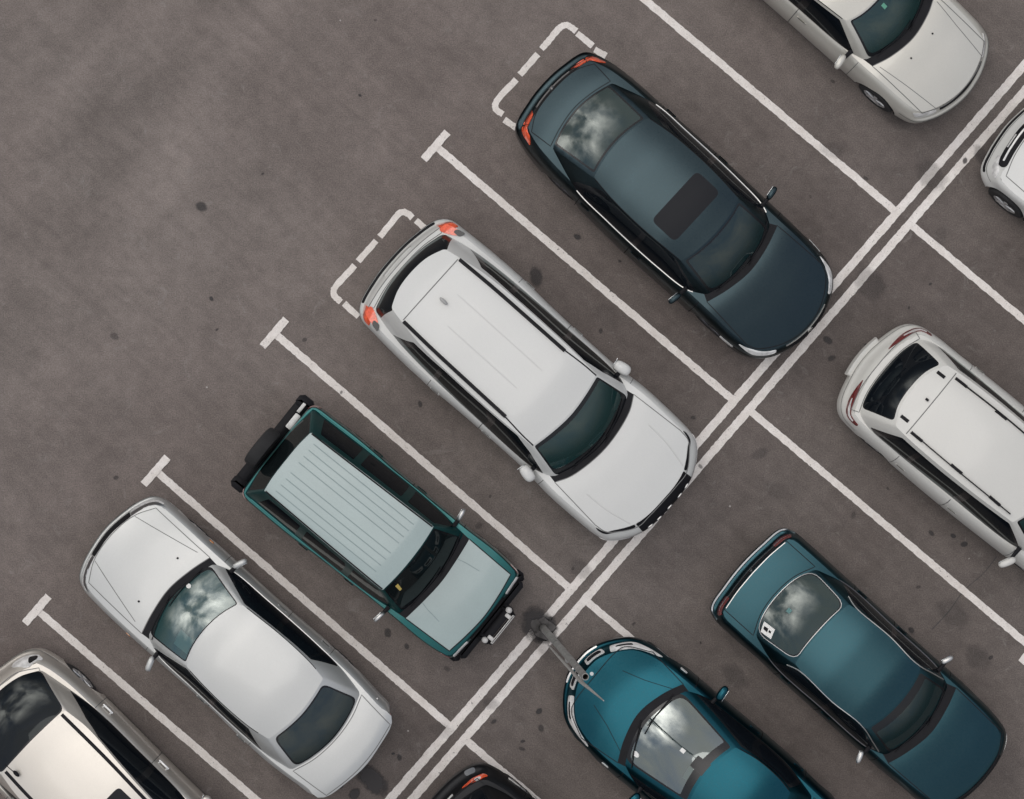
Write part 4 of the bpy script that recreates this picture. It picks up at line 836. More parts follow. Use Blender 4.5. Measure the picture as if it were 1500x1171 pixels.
silver = Car('silver_saloon_car', 'silver white saloon facing the driving lane, clouds mirrored in its windscreen', 'car', 138.0, (-3.941, -3.595), dict(
    paint=SV, plan=[(-2.46,0),(-2.42,.35),(-2.34,.70),(-2.20,.84),(-1.95,.87),(-1.4,.92),(-.98,.925),(-.1,.90),(.78,.905),(1.36,.905),(1.9,.90),(2.25,.87),(2.40,.79),(2.50,.60),(2.57,.30),(2.60,0)],
    zc=[(-2.5,.90),(-2.3,.97),(-1.8,1.0),(-1,.97),(0,.92),(1,.92),(1.35,.92),(1.9,.86),(2.4,.74),(2.6,.66)], crown=.05, bowf=.18,
    rings=dict(rear=[.14,.08,.06,.05,.035,.02,.0], side=[.07,.02,0,.0,.02,.05,.09], front=[.08,.02,0,.0,.05,.08,.13], ff=[0,.12,.42,.64,.68,.86,1.0]),
    gb=([(1.23,0),(1.19,.35),(1.09,.70)], [(1.09,.70),(.82,.80),(.16,.825),(-.8,.835),(-1.3,.815),(-1.72,.74)], [(-1.72,.74),(-1.83,.4),(-1.88,0)]),
    gr=([(.51,0),(.48,.3),(.39,.585)], [(.39,.585),(-.3,.63),(-.86,.62),(-1.17,.575)], [(-1.17,.575),(-1.22,.3),(-1.245,0)]),
    zr=[(-1.3,1.32),(-.7,1.38),(0,1.40),(.5,1.33)], rcrown=.05, bpillar=-.25,
    trim=[(.92,.03),(-1.16,.03),(-1.22,.08),(-.86,.86),(-.3,.90),(.36,.90)],
    wins=[[(.84,.07),(-.20,.07),(-.20,.86),(.34,.86)], [(-.28,.07),(-.92,.07),(-.80,.84),(-.28,.86)], [(-.96,.07),(-1.14,.09),(-.86,.78),(-.84,.80)]], doors=[(-.22,.98),(-1.02,-.22)],
    hoodF=[(2.455,0),(2.40,.42),(2.24,.72)], hoodB=[(1.18,.73),(1.26,.42),(1.315,0)], cowl=[(1.315,0),(1.26,.42),(1.18,.73)],
    trunkF=[(-1.89,0),(-1.85,.4),(-1.74,.73)], trunkB=[(-2.33,.68),(-2.40,.3),(-2.42,0)], linew=.010, gapmat=M['gaplight'],
    decklines=[[(2.38,.43),(1.9,.54),(1.36,.665)]],
    trims=[('chrome_strip','c',[(.9,.0),(.0,.0),(-1.12,.0)],.016,.008,M['satin']),('roof_moulding','c',[(.30,.975),(-.4,.985),(-1.0,.985)],.012,.005,M['black'])],
    hullparts=[('grille','F',[(-.42,6.0),(.42,6.0),(.42,4.3),(-.42,4.3)],M['black'],.005,False),('headlight','F',[(.44,5.0),(.44,4.2),(.92,4.2),(1.06,4.6),(1.0,5.0)],M['clear'],.006,True),('headlight_gap','F',[(.43,5.99),(.43,5.05),(1.0,5.05),(1.12,5.4),(1.0,5.9)],M['dull'],.004,True),
        ('bumper_strip','F',[(-.55,1.6),(.55,1.6),(.55,2.6),(-.55,2.6)],M['black'],.008,False),('indicator','X',[(1.28,3.3),(1.36,3.3),(1.36,3.7),(1.28,3.7)],M['amber'],.008,True),
        ('tail_light','R',[(.50,3.3),(.50,4.6),(.86,4.6),(.86,3.3)],M['redlens'],.006,True)],
    deckparts=[('washer_jet',[(1.50,.40),(1.53,.40),(1.53,.43),(1.50,.43)],M['black'],.012,True),('fuel_cap_ring',[(-1.95,-.845),(-1.93,-.845),(-1.93,-.83),(-1.95,-.83)],M['satin'],.004,False)],
    cabparts=[('sun_card',[(.30,.60),(.55,.60),(.55,.92),(.30,.92)],M['white'],-.02),('round_sticker',[(-.24+.035*math.cos(a),.13+.055*math.sin(a)) for a in np.linspace(0,2*math.pi,16,endpoint=False)],M['white'],.004)],
    wheels=(1.60,-1.18), rw=.31, mirror=(.80,.96,.98), mirw=(.045,.115,.06), mirr=.35, wsglass=M['glass_aqua'], rgglass=M['glass_green'], rgm=.07, rgr=.10, rgv=(.05,.95), wsm=.045, frit=.02, fritb=.035, fritt=.012))

jeep = Car('green_four_by_four', 'boxy green off-road car with pale ribbed roof and spare wheel on its back', 'off-road car', -38.8, (-1.921, -1.882), dict(
    paint=GR, topmat=GRH, plan=[(-1.90,0),(-1.895,.55),(-1.87,.78),(-1.80,.835),(-1.50,.855),(-1.0,.865),(-.4,.845),(.4,.835),(1.0,.835),(1.45,.845),(1.80,.815),(1.96,.77),(2.00,.55),(2.03,0)],
    z0=.32, zc=[(-1.9,.98),(0,.97),(1.0,1.03),(1.5,1.01),(1.9,.97),(2.05,.93)], crown=.03, bowf=.06, bowr=.02,
    rings=dict(side=[.05,.02,0,.0,.006,.014,.03], rear=[.05,.02,0,.0,.01,.02,.03], front=[.06,.02,.0,.0,.01,.03,.06]),
    gb=([(1.07,0),(1.05,.35),(.98,.705)], [(.98,.735),(.5,.79),(-.6,.805),(-1.82,.785)], [(-1.82,.785),(-1.865,.4),(-1.87,0)]),
    gr=([(.605,0),(.595,.30),(.565,.575)], [(.565,.575),(-.5,.555),(-1.6,.525)], [(-1.6,.525),(-1.625,.3),(-1.63,0)]),
    zr=[(-1.65,1.63),(-.6,1.68),(.3,1.67),(.6,1.63)], rcrown=.03, bpillar=-.02, bulge=[.02,.012,.008], cornr=5,
    wins=[[(.83,.10),(.06,.10),(.06,.82),(.53,.82)], [(-.06,.10),(-.78,.10),(-.78,.82),(-.06,.82)], [(-.90,.10),(-1.60,.10),(-1.48,.82),(-.90,.82)]], doors=[(-.02,.92),(-.84,-.02)],
    hoodF=[(1.94,0),(1.91,.38),(1.86,.70)], hoodB=[(1.075,.725),(1.12,.36),(1.145,0)], cowl=[(1.145,0),(1.12,.36),(1.075,.725)],
    roofribs=[(y,-1.47,.33) for y in (-.42,-.31,-.2,-.09,.09,.2,.31,.42)],
    decklines=[[(1.13,.40),(1.25,.43),(1.48,.46)]],
    roofstrips=[('rain_gutter', [(-1.58,.515),(-.5,.54),(.55,.56)], .022, .012, M['black'])],
    trims=[('door_moulding','c',[(.9,.02),(0,.02),(-1.7,.02)],.018,.012,GR)],
    hullparts=[('grille','F',[(-.38,5.6),(.38,5.6),(.38,3.6),(-.38,3.6)],M['black'],.006,False),('headlight','F',[(.44,5.5),(.44,3.9),(.74,3.9),(.74,5.5)],M['clear'],.006,True),('indicator','F',[(.80,5.0),(.80,4.2),(.98,4.2),(.98,5.0)],M['darkred'],.006,True),
        ('tail_light','R',[(.72,2.4),(.72,3.8),(.94,3.8),(.94,2.4)],M['darkred'],.008,True)],
    cabparts=[('windscreen_sticker',[(-.50,.62),(-.455,.62),(-.44,.82),(-.50,.82)],M['yellow'],.004)],
    wheels=(1.40,-1.08), rw=.345, mirror=(.77,.93,1.16), mirw=(.035,.10,.08), mirr=.15, mirmat=M['satin'], wsglass=M['glass_black'], rgglass=M['glass_black'], linemat=M['jcrease'], sideglass=M['glass_dark'], rgm=.05, rgr=.03, rgv=(.05,.95), seatmat=M['under'], drv=1, wsm=.03, frit=.03, fritb=.05, wheelin=.02, gapw=.016))
# black bumpers, bull bar, spare wheel, licence light of the four by four
def jpart(name, m, mat, parent=None): return jeep.mb(m, name, mat, parent)
m = MB(); m.box((-2.0, 0, .50), (.20, 1.50, .20), .05)
for q in (1, -1): m.box((-1.98, .745 * q, .52), (.26, .20, .26), .06)
jpart('rear_bumper_bar', m, M['black'])
m = MB(); m.box((2.045, 0, .56), (.17, 1.40, .24), .05)
for q in (1, -1): m.box((1.965, .735 * q, .56), (.22, .15, .22), .07)
jpart('front_bumper_bar', m, M['black'])
m = MB(); m.box((2.17, 0, .70), (.12, .62, .05), .015)
for q in (1, -1): m.box((2.15, .27 * q, .62), (.19, .10, .22), .03)
m.tube([(2.14, -.30, .60), (2.27, -.27, .66), (2.27, .27, .66), (2.14, .30, .60)], .028, 8); jpart('bull_bar', m, M['black'])
m = MB(); m.box((2.275, 0, .72), (.035, .52, .05), .012)
for q in (1, -1): m.box((2.215, .20 * q, .74), (.09, .055, .035), .012); m.ellipsoid((2.17, .275 * q, .74), (.05, .045, .03), 10, 6)
jpart('winch_fairlead', m, simple('white_painted_steel', (.55, .54, .52, 1), .5, vary=.2, vscale=30))
m = MB(); c = (-2.035, -.11, .95); rr = .315; wd = .20
m.lathe([(-wd/2, rr*.55), (-wd/2-.004, rr*.8), (-wd/2+.012, rr*.95), (-wd/2+.045, rr), (wd/2-.045, rr), (wd/2-.012, rr*.95), (wd/2, rr*.55), (0, rr*.55)], c, 'X', 36, True)
sw = jpart('spare_wheel', m, M['tyre'])
m = MB(); m.lathe([(-wd/2-.01, .001), (-wd/2-.01, rr*.3), (-wd/2+.01, rr*.56), (0, rr*.56)], c, 'X', 24); jpart('spare_wheel_rim', m, M['satin'], sw)
m = MB(); m.box((-1.935, .45, .84), (.085, .25, .04), .012); jpart('number_plate', m, M['plate'])
m = MB(); m.box((-1.97, .67, .70), (.05, .16, .02), .005); jpart('bumper_reflector', m, M['plate'])

blue = Car('blue_saloon_car', 'bright blue saloon with twin chrome grilles below the leaning steel pole', 'car', 140.2, (1.531, -4.27), dict(
    cx=-1.5, paint=BL, plan=[(-3.78,0),(-3.75,.35),(-3.62,.70),(-3.40,.84),(-2.9,.90),(-1.8,.93),(-1.1,.93),(-.56,.935),(-.20,.925),(.12,.875),(.38,.77),(.54,.62),(.68,.42),(.76,.22),(.78,0)],
    zc=[(-3.8,.95),(-3.3,1.0),(-2,.98),(-1,.95),(-.45,.97),(0,.92),(.45,.80),(.8,.66)], crown=.055, bowf=.42, bowr=.25,
    rings=dict(front=[.12,.06,0,.01,.07,.11,.17], ff=[0,.12,.40,.58,.64,.84,1.0], side=[.05,.0,0,.02,.06,.10,.145]),
    gb=([(-.44,0),(-.50,.36),(-.64,.69)], [(-.64,.69),(-.90,.79),(-1.5,.82),(-2.4,.81),(-3.0,.68)], [(-3.0,.68),(-3.10,.35),(-3.14,0)]),
    gr=([(-1.55,0),(-1.58,.3),(-1.64,.53)], [(-1.64,.53),(-2.0,.59),(-2.4,.58),(-2.65,.53)], [(-2.65,.53),(-2.7,.3),(-2.72,0)]),
    zr=[(-2.75,1.34),(-2.2,1.42),(-1.55,1.38)], rcrown=.05, bpillar=-1.95,
    trim=[(-.78,.03),(-2.75,.03),(-2.6,.88),(-1.7,.90)], wins=[[(-.86,.07),(-1.88,.07),(-1.88,.85),(-1.72,.86)], [(-1.98,.07),(-2.66,.07),(-2.55,.84),(-1.98,.85)]], doors=[(-1.92,-.72),(-2.75,-1.92)],
    hoodF=[(.47,0),(.455,.44),(.40,.60),(.05,.80)], hoodB=[(-.56,.73),(-.42,.42),(-.335,0)], cowl=[(-.335,0),(-.42,.42),(-.56,.73)],
    trunkF=[(-3.15,0),(-3.11,.35),(-3.02,.68)], trunkB=[(-3.5,.66),(-3.62,.3),(-3.66,0)], decklines=[[(.22,.32),(-.1,.42),(-.48,.58)]],
    trims=[('roof_moulding','c',[(-1.70,.98),(-2.2,.985),(-2.6,.985)],.014,.006,M['black']),('window_moulding','u',[(0,0),(0.0001,0)],.001,.001,M['black'])][:1],
    hullparts=[('grille','F',[(.05,5.6),(.07,4.2),(.40,4.2),(.44,5.5)],M['bright'],.006,True),('grille_mesh','F',[(.09,5.2),(.11,4.5),(.36,4.5),(.39,5.15)],M['black'],.012,True),
        ('headlight','F',[(.52,5.8),(.54,4.3),(.95,3.9),(1.42,4.5),(1.30,5.2),(.95,5.7)],M['clear'],.006,True),('headlight_bezel','F',[(.62,5.0),(.64,4.7),(.90,4.45),(.92,4.85)],M['black'],.012,True),('air_intake','F',[(-.30,2.9),(.30,2.9),(.30,2.1),(-.30,2.1)],M['black'],.006,False),
        ('chrome_strip','F',[(-.36,3.5),(.36,3.5),(.36,3.1),(-.36,3.1)],M['satin'],.012,False),('indicator','X',[(-.52,3.6),(-.40,3.6),(-.40,4.0),(-.52,4.0)],M['clear'],.008,True)],
    deckparts=[('emblem',[(.52+.028*math.cos(a),.028*math.sin(a)) for a in np.linspace(0,2*math.pi,10,endpoint=False)],M['dull'],.006,False)],
    cabparts=[('inspection_sticker',[(.50+.04*math.cos(a),.13+.05*math.sin(a)) for a in np.linspace(0,2*math.pi,14,endpoint=False)],M['white'],.004),('toll_tag',[(-.05,.60),(.02,.60),(.02,.66),(-.05,.66)],M['white'],.004),('sun_shade',[(.12,.80),(.36,.80),(.36,.95),(.12,.95)],M['plate'],-.015),('mirror_mount',[(-.13,.80),(.10,.80),(.12,.98),(-.16,.98)],M['frit'],.003)],
    wheels=(-.16,-2.92), rw=.325, mirror=(-1.06,.985,1.0), mirw=(.06,.12,.065), mirr=-.1, wsglass=M['glass_bright'], rgglass=M['glass_rear'], wsm=.05, frit=.03, fritb=.035, fritt=.06))

teal = Car('teal_saloon_car', 'older teal saloon with a square white sticker on its rear glass', 'car', -42.0, (4.608, -3.55), dict(
    cx=.6, paint=TL, plan=[(-1.77,0),(-1.745,.40),(-1.68,.76),(-1.54,.85),(-1.2,.87),(-.4,.87),(.5,.865),(1.2,.865),(2.0,.865),(2.45,.83),(2.70,.76),(2.83,.60),(2.91,.35),(2.94,0)],
    zc=[(-1.8,.93),(-1.55,.96),(-1.1,.98),(0,.93),(1.2,.93),(1.8,.93),(2.3,.87),(2.7,.78),(2.95,.70)], crown=.05, bowf=.2, bowr=.08,
    rings=dict(rear=[.10,.04,0,.01,.10,.12,.16], fr=[0,.12,.42,.60,.64,.9,1.0], side=[.05,.0,0,.015,.045,.08,.12]),
    gb=([(1.70,0),(1.66,.35),(1.56,.67)], [(1.56,.67),(1.3,.755),(.4,.775),(-.5,.77),(-.98,.64)], [(-.98,.64),(-1.11,.35),(-1.15,0)]),
    gr=([(1.10,0),(1.08,.3),(1.02,.575)], [(1.02,.575),(.4,.605),(-.1,.60),(-.345,.565)], [(-.345,.565),(-.38,.3),(-.39,0)]),
    zr=[(-.4,1.33),(.2,1.39),(.7,1.39),(1.1,1.33)], rcrown=.05, bpillar=.42,
    trim=[(1.42,.03),(-.55,.03),(-.25,.86),(.96,.88)], wins=[[(1.34,.07),(.47,.07),(.47,.84),(.95,.84)], [(.39,.07),(-.46,.07),(-.20,.82),(.39,.84)]], doors=[(.42,1.5),(-.35,.42)],
    hoodF=[(2.86,0),(2.80,.40),(2.62,.70)], hoodB=[(1.66,.725),(1.75,.42),(1.815,0)], cowl=[(1.815,0),(1.75,.42),(1.66,.725)],
    trunkF=[(-1.17,0),(-1.13,.35),(-1.0,.66)], trunkB=[(-1.545,.66),(-1.585,.35),(-1.60,0)],
    trims=[('chrome_strip','c',[(1.44,.10),(1.24,.5),(.99,.93),(.4,.965),(-.22,.955),(-.40,.6)],.016,.010,M['satin']),('chrome_strip','c',[(1.45,.0),(.4,.0),(-.7,.0)],.012,.008,M['rimdark']),('chrome_strip','d',[(-1.60,0),(-1.585,.35),(-1.545,.63)],.018,.012,M['satin'])],
    hullparts=[('chrome_strip','R',[(-.98,3.02),(.98,3.02),(.98,3.24),(-.98,3.24)],M['dull'],.010,False),('rear_panel','R',[(-.70,4.1),(.70,4.1),(.70,5.6),(-.70,5.6)],M['blackgloss'],.004,False),('tail_light','R',[(.50,4.2),(.92,4.2),(.92,5.5),(.50,5.5)],M['darkred'],.008,True),
        ('boot_lock','R',[(-.02,5.0),(.04,5.0),(.04,5.5),(-.02,5.5)],M['chrome'],.012,False),('headlight','F',[(.52,3.0),(.52,1.9),(.80,1.9),(.80,3.0)],M['clear'],.004,True),('grille','F',[(-.46,5.2),(.46,5.2),(.46,4.0),(-.46,4.0)],M['black'],.006,False)],
    wheels=(2.02,-.72), rw=.30, mirror=(1.28,.93,.99), mirw=(.04,.10,.055), mirr=-.35, mirmat=M['satin'], wsglass=M['glass_front'], rgglass=M['glass_refl'], rearparts=[('warning_sticker',[(.42,.10),(.58,.10),(.58,.36),(.42,.36)],M['white'],.004),('sticker_mark',[(.475,.14),(.52,.14),(.53,.235),(.47,.235)],M['black'],.0065),('sticker_mark',[(.48,.26),(.515,.26),(.515,.31),(.48,.31)],M['black'],.0065),('window_badge',[(.03,.34),(.10,.34),(.10,.42),(.03,.42)],M['tealmark'],.003)],
    rgtrim=1, rgm=.045, rgr=.14, rgv=(.03,.97), rfrit=.02, wsm=.06, fritt=.11, frit=.03, drv=-1))

mpv = Car('white_people_carrier', 'white people carrier at the right edge with slim black roof bars', 'car', -39.5, (5.53, .197), dict(
    cx=1.7, gapmat=M['gaplight'], paint=MW, plan=[(-.66,0),(-.62,.35),(-.50,.72),(-.36,.85),(-.10,.90),(.5,.915),(1.5,.93),(2.8,.90),(3.4,.86),(3.75,.70),(3.93,.35),(3.97,0)],
    z0=.23, zc=[(-.66,.98),(-.3,1.0),(1,1.0),(2.6,1.02),(3.1,.98),(3.6,.88),(4.0,.72)], crown=.04, bowf=.25, bowr=.14,
    rings=dict(rear=[.08,.02,0,.03,.10,.15,.22], fr=[0,.12,.42,.64,.74,.9,1.0], side=[.07,.02,0,.01,.04,.08,.13]),
    gb=([(3.14,0),(3.08,.4),(2.92,.70)], [(2.92,.70),(2.6,.765),(1.4,.78),(.5,.785),(-.02,.76),(-.22,.68)], [(-.22,.68),(-.31,.4),(-.34,0)]),
    gr=([(2.48,0),(2.44,.3),(2.36,.56)], [(2.36,.56),(1.5,.60),(.6,.59),(.24,.56)], [(.24,.56),(.12,.3),(.09,0)]),
    zr=[(.05,1.52),(.5,1.60),(1.4,1.65),(2.48,1.57)], rcrown=.05, bpillar=1.62, bulge=[.05,.04,.05],
    trim=[(2.78,.03),(.15,.03),(.03,.10),(.42,.84),(2.34,.86)], wins=[[(2.70,.07),(1.68,.07),(1.68,.82),(2.32,.82)], [(1.56,.07),(.80,.07),(.80,.82),(1.56,.82)], [(.72,.07),(.20,.08),(.46,.78),(.72,.82)]], doors=[(1.58,2.75),(.62,1.58)],
    hoodF=[(3.85,0),(3.78,.36),(3.55,.68)], hoodB=[(2.98,.74),(3.15,.42),(3.22,0)], cowl=[(3.22,0),(3.15,.42),(2.98,.74)],
    trunkF=[(-.34,0),(-.31,.4),(-.22,.68)], trunkB=[(-.33,.72),(-.42,.4),(-.44,0)], trunkname='tailgate',
    rooflines=[[(.415,-.55),(.415,.55)]], rlw=.014,
    roofstrips=[('roof_bar', [(.45,.485),(1.2,.50),(2.25,.49)], .018, .035, M['black'])] + [('roof_bar_foot', [(x,.49),(x+.11,.492),(x+.2,.492)], .045, .03, M['black']) for x in (.45,1.16,1.86)] + [('roof_mount', [(.20,.40),(.26,.40),(.33,.40)], .05, .012, M['black'])],
    hullparts=[('tail_light','R',[(.30,5.3),(.60,4.5),(.90,4.0),(1.18,4.3),(1.20,4.9),(.90,5.2),(.55,5.5)],M['darkred'],.010,True),('tail_light_lens','R',[(.62,5.0),(.88,4.5),(1.1,4.6),(1.1,4.85),(.88,4.95)],M['clear'],.016,True),('number_plate_holder','R',[(-.34,1.9),(.34,1.9),(.34,2.7),(-.34,2.7)],MW,.06,False),('headlight','F',[(.50,5.5),(.50,4.3),(1.1,4.5),(1.15,5.3)],M['clear'],.006,True),('grille','F',[(-.45,5.2),(.45,5.2),(.45,4.0),(-.45,4.0)],M['black'],.006,False)],
    cabparts=[], wheels=(3.08,.33), rw=.32, mirror=(2.74,1.0,1.12), mirw=(.055,.13,.07), mirr=.5, wsglass=M['glass_teal'], rgglass=M['glass_dark'], sideglass=M['glass_dark'], rgm=.07, rgr=.07, rgv=(.03,.93), rfrit=.02))

cream = Car('cream_saloon_car', 'cream saloon cut by the top edge of the frame, dark green windscreen', 'car', -41.0, (5.975, 4.918), dict(
    cx=-1.5, gapmat=M['gaplight'], paint=CR, plan=[(-3.80,0),(-3.76,.35),(-3.66,.70),(-3.45,.83),(-2.8,.87),(-1.8,.88),(-1.04,.89),(-.5,.90),(.0,.89),(.30,.865),(.48,.80),(.62,.63),(.74,.34),(.79,0)],
    zc=[(-3.8,.94),(-3.3,.98),(-2,.94),(-1,.93),(-.4,.94),(.1,.87),(.5,.78),(.8,.69)], crown=.06, bowf=.22,
    rings=dict(front=[.06,.01,0,.0,.06,.08,.12], ff=[0,.12,.42,.62,.66,.86,1.0], side=[.04,.01,0,.01,.05,.09,.14]),
    gb=([(-.47,0),(-.53,.36),(-.66,.69)], [(-.66,.69),(-.95,.745),(-1.8,.755),(-2.6,.74),(-3.1,.64)], [(-3.1,.64),(-3.2,.3),(-3.23,0)]),
    gr=([(-1.13,0),(-1.16,.3),(-1.24,.525)], [(-1.24,.525),(-1.8,.565),(-2.4,.56),(-2.7,.51)], [(-2.7,.51),(-2.76,.3),(-2.78,0)]),
    zr=[(-2.8,1.32),(-2.2,1.39),(-1.7,1.39),(-1.1,1.32)], rcrown=.05, bpillar=-1.87,
    trim=[(-.84,.03),(-2.8,.03),(-2.65,.85),(-1.32,.88)], wins=[[(-.92,.07),(-1.80,.07),(-1.80,.84),(-1.34,.84)], [(-1.92,.07),(-2.72,.07),(-2.6,.82),(-1.92,.84)]], doors=[(-1.86,-.72),(-2.8,-1.86)],
    hoodF=[(.675,0),(.63,.36),(.46,.68)], hoodB=[(-.53,.68),(-.42,.40),(-.355,0)], cowl=[(-.355,0),(-.42,.40),(-.53,.68)], decklines=[[(.56,.50),(.0,.56),(-.44,.62)]],
    trunkF=[(-3.24,0),(-3.2,.3),(-3.12,.62)], trunkB=[(-3.5,.66),(-3.64,.3),(-3.67,0)],
    trims=[('roof_moulding','c',[(-1.3,.98),(-1.9,.985),(-2.6,.985)],.012,.006,M['black'])],
    hullparts=[('headlight','F',[(.56,5.6),(.56,4.3),(.92,4.2),(1.0,5.0),(.9,5.6)],M['clear'],.006,True),('grille','F',[(-.5,5.7),(.5,5.7),(.5,4.6),(-.5,4.6)],M['black'],.005,False)],
    deckparts=[('washer_jet',[(-.20,.22),(-.175,.22),(-.175,.245),(-.20,.245)],M['black'],.012,True)],
    cabparts=[('windscreen_sticker',[(-.04,.74),(.03,.74),(.03,.84),(-.04,.84)],M['greensticker'],.003)],
    wheels=(-.18,-2.88), rw=.315, mirror=(-.92,.95,.99), mirw=(.05,.12,.06), mirr=-.15, wsglass=M['glass_teal'], rgm=.08, wsm=.05, frit=.035, fritb=.05, wheelin=.0))

hatch = Car('champagne_hatchback', 'champagne hatchback in the bottom left corner with huge dark rear window', 'car', -44.5, (-6.203, -5.406), dict(
    cx=.55, gapmat=M['gaplight'], paint=CH, plan=[(-1.97,0),(-1.93,.30),(-1.85,.68),(-1.72,.86),(-1.55,.925),(-1.14,.985),(-.5,1.0),(.77,.99),(1.9,.99),(2.6,.95),(2.9,.80),(3.04,.4),(3.08,0)],
    zc=[(-1.97,.98),(-1.7,1.03),(-1,1.0),(0,.97),(1.6,1.0),(2.05,1.0),(2.5,.9),(3.1,.72)], crown=.05,
    rings=dict(rear=[.10,.03,0,.01,.08,.14,.24], fr=[0,.12,.42,.64,.70,.88,1.0], side=[.06,.01,0,.01,.04,.075,.12]),
    gb=([(1.98,0),(1.93,.4),(1.78,.74)], [(1.78,.74),(1.4,.855),(.2,.885),(-.5,.88),(-.95,.83),(-1.46,.745)], [(-1.46,.745),(-1.62,.45),(-1.68,0)]),
    gr=([(1.30,0),(1.27,.3),(1.20,.58)], [(1.20,.58),(.3,.645),(-.4,.69),(-.80,.64)], [(-.80,.64),(-.81,.3),(-.815,0)]),
    zr=[(-.85,1.38),(-.3,1.44),(.4,1.46),(1.3,1.39)], rcrown=.05, bpillar=.62, bulge=[.05,.03,.09],
    trim=[(1.64,.02),(-.74,.02),(-.97,.05),(-.50,.70),(-.2,.93),(1.08,.95)], wins=[[(1.54,.05),(.68,.05),(.68,.90),(1.05,.90)], [(.58,.05),(-.72,.05),(-.88,.09),(-.46,.68),(-.18,.89),(.58,.90)]], doors=[(.60,1.72),(-.53,.60)],
    hoodF=[(2.93,0),(2.83,.4),(2.6,.74)], hoodB=[(1.86,.78),(1.98,.4),(2.04,0)], cowl=[(2.04,0),(1.98,.4),(1.86,.78)],
    trunkF=[(-1.66,0),(-1.58,.45),(-1.46,.72)], trunkB=[(-1.5,.74),(-1.68,.45),(-1.72,0)], trunkname='tailgate',
    roofstrips=[('roof_channel', [(-.79,.565),(-.3,.575),(.3,.57),(1.16,.53)], .05, .004, M['black'])],
    roofreg=[('sunroof', sq([(.50,-.42),(.50,.42),(.98,.42),(.98,-.42)], .08)*[.75,1]+[.12,0], M['sunroof'], False)],
    hullparts=[('tail_light','R',[(.46,4.7),(.52,4.1),(.98,4.1),(1.10,4.7),(.98,5.9),(.70,5.9)],M['clear'],.010,True),('tail_light_insert','R',[(.80,4.5),(1.0,4.5),(1.0,5.5),(.80,5.5)],M['blackgloss'],.016,True),('headlight','F',[(.5,5.5),(.5,4.4),(1.1,4.4),(1.15,5.4)],M['clear'],.006,True),('grille','F',[(-.45,4.2),(.45,4.2),(.45,3.2),(-.45,3.2)],M['black'],.006,False)],
    wheels=(2.2,-.98), rw=.325, mirror=(1.55,1.03,1.03), mirw=(.075,.12,.07), mirr=.5, rgglass=M['glass_dark'], sideglass=M['glass_dark'], rgm=-.01, rgr=.10, rgv=(.01,.98), rfrit=.02, handlemat=M['bright'], handlez=.84, handlet=.016))

right = Car('white_compact_car', 'white compact at the right edge showing only its nose and front wheel', 'car', 139.0, (7.177, 3.967), dict(
    cx=-2.2, gapmat=M['gaplight'], paint=WT, plan=[(-4.3,0),(-4.26,.35),(-4.15,.70),(-3.95,.83),(-3.2,.87),(-2,.88),(-1.0,.885),(-.5,.88),(-.28,.84),(-.12,.72),(-.04,.48),(0,.25),(.02,0)],
    zc=[(-4.3,1.0),(-3.8,1.05),(-2,.98),(-1.4,.99),(-.9,.93),(-.3,.82),(0,.72)], crown=.05, bowf=.12,
    rings=dict(front=[.05,.0,.0,.05,.11,.17,.28], ff=[0,.15,.30,.50,.64,.84,1.0], side=[.05,.0,.0,.04,.05,.07,.11]),
    gb=([(-1.35,0),(-1.40,.36),(-1.55,.68)], [(-1.55,.68),(-1.9,.77),(-2.6,.785),(-3.5,.76),(-3.9,.64)], [(-3.9,.64),(-4.0,.3),(-4.02,0)]),
    gr=([(-2.05,0),(-2.09,.3),(-2.17,.53)], [(-2.17,.53),(-2.6,.575),(-3.2,.57),(-3.6,.51)], [(-3.6,.51),(-3.7,.3),(-3.72,0)]),
    zr=[(-3.7,1.42),(-3,1.49),(-2.6,1.49),(-2.0,1.42)], rcrown=.05, bpillar=-2.5,
    trim=[(-1.70,.03),(-3.55,.03),(-3.4,.85),(-2.22,.88)], wins=[[(-1.8,.07),(-2.45,.07),(-2.45,.84),(-2.26,.84)], [(-2.55,.07),(-3.45,.07),(-3.3,.82),(-2.55,.84)]], doors=[(-2.48,-1.65),(-3.3,-2.48)],
    hoodF=[(-.275,0),(-.32,.36),(-.42,.66)], hoodB=[(-1.42,.70),(-1.30,.42),(-1.25,0)], cowl=[(-1.25,0),(-1.30,.42),(-1.42,.70)],
    hullparts=[('grille','F',[(-.62,5.97),(.62,5.97),(.74,5.6),(.60,4.7),(-.60,4.7),(-.74,5.6)],M['black'],.006,False),('lower_grille','F',[(-.80,2.75),(.80,2.75),(.80,2.35),(-.80,2.35)],M['black'],.010,False),
        ('headlight','F',[(.50,4.65),(.50,4.1),(.86,4.1),(.98,4.7),(.92,5.4),(.78,5.3)],M['clear'],.010,True),('grille_bar','F',[(-.56,5.45),(.56,5.45),(.56,5.25),(-.56,5.25)],M['bright'],.014,False),('grille_bar','F',[(.10,5.05),(.34,5.05),(.34,4.9),(.10,4.9)],M['bright'],.014,True)],
    wheels=(-.72,-3.35), rw=.32, mirror=(-1.75,.97,1.02), mirr=.5, wheelin=.0))

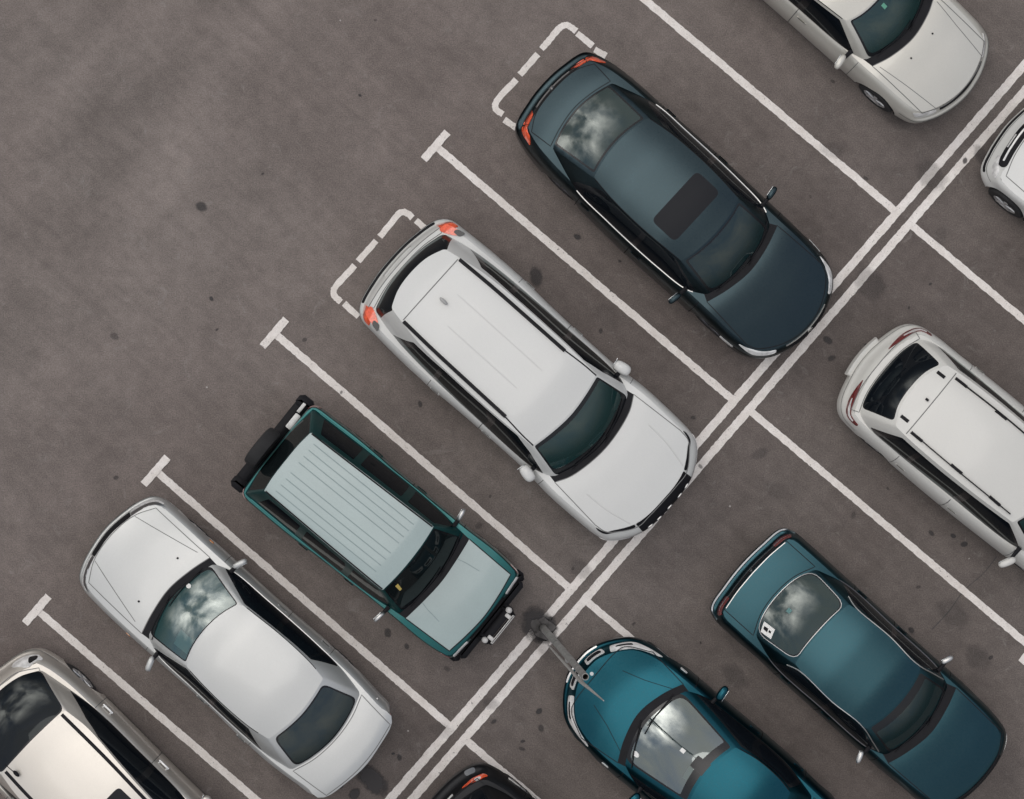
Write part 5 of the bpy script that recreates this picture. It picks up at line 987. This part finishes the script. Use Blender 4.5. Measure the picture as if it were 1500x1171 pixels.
black = Car('black_estate_car', 'black car at the bottom edge showing only its tail and orange lamp', 'car', -41.0, (-1.14, -5.73), dict(
    cx=2.2, paint=BK, plan=[(-.01,0),(.0,.25),(.03,.46),(.10,.68),(.22,.83),(.50,.915),(1.04,.95),(2.4,.93),(3.4,.93),(4.1,.85),(4.4,.6),(4.5,0)],
    zc=[(0,.95),(.3,1.02),(1,1.0),(2.6,1.02),(3.2,1.0),(3.8,.9),(4.5,.72)], crown=.05, bowr=.14,
    rings=dict(rear=[.08,.02,0,.01,.12,.16,.20], fr=[0,.12,.42,.62,.68,.86,1.0], side=[.07,.02,0,.01,.05,.09,.14]),
    gb=([(3.1,0),(3.05,.4),(2.9,.70)], [(2.9,.70),(2.5,.77),(1.5,.79),(.75,.77),(.40,.68)], [(.40,.68),(.30,.35),(.26,0)]),
    gr=([(2.3,0),(2.27,.3),(2.2,.56)], [(2.2,.56),(1.5,.61),(1.0,.60),(.75,.55)], [(.75,.55),(.66,.3),(.62,0)]),
    zr=[(.6,1.5),(1.2,1.58),(1.7,1.58),(2.3,1.5)], rcrown=.05, bpillar=1.8,
    trim=[(2.75,.03),(.8,.03),(1.0,.84),(2.15,.86)], wins=[[(2.65,.07),(1.86,.07),(1.86,.82),(2.15,.82)], [(1.74,.07),(.95,.07),(1.06,.80),(1.74,.82)]], doors=[(1.78,2.9),(.95,1.78)],
    hoodF=[(4.35,0),(4.25,.4),(4.0,.7)], hoodB=[(2.98,.74),(3.1,.42),(3.18,0)], cowl=[(3.18,0),(3.1,.42),(2.98,.74)], trunkF=[(.26,0),(.30,.35),(.40,.66)], trunkB=[(.26,.66),(.20,.35),(.17,0)], trunkname='tailgate',
    hullparts=[('tail_light','R',[(.42,5.4),(.66,4.8),(.92,4.5),(1.02,5.0),(.90,5.6),(.66,5.7)],M['redlens'],.010,True),('tail_light_lens','R',[(.70,5.7),(.70,5.1),(.86,5.0),(.88,5.6)],M['clear'],.016,True),('reflector','R',[(.58,3.1),(.58,3.8),(.76,3.8),(.76,3.1)],simple('grey_lens',(.08,.09,.10,1),.2),.008,True),
        ('plate_lamp','R',[(.10,4.9),(.26,4.9),(.26,5.2),(.10,5.2)],M['plate'],.010,False),('chrome_strip','X',[(.62,2.7),(.85,2.7),(.85,3.0),(.62,3.0)],M['satin'],.012,True)],
    wheels=(3.5,.86), rw=.33, mirror=(2.75,.98,1.05), mirr=.5, rgglass=M['glass_dark'], rgm=.06))

CARS = [dark, suv, silver, jeep, blue, teal, mpv, cream, hatch, right, black]
for c in CARS: c.build()
m = MB(); m.ellipsoid((-1.574, 0, 1.665), (.075, .028, .03), 12, 7); suv.mb(m, 'antenna', simple('antenna_grey', (.36, .36, .35, 1), .5), suv.roof)
m = MB(); m.ellipsoid((-.66, -.46, 1.44), (.06, .03, .03), 10, 6); m.tube([(-.66, -.46, 1.46), (-.86, -.44, 1.60)], .006, 6); hatch.mb(m, 'antenna', M['black'], hatch.roof)
m = MB(); m.box((.33, 0, 1.60), (.05, .035, .015), .004); mpv.mb(m, 'aerial_base', M['black'], mpv.roof)
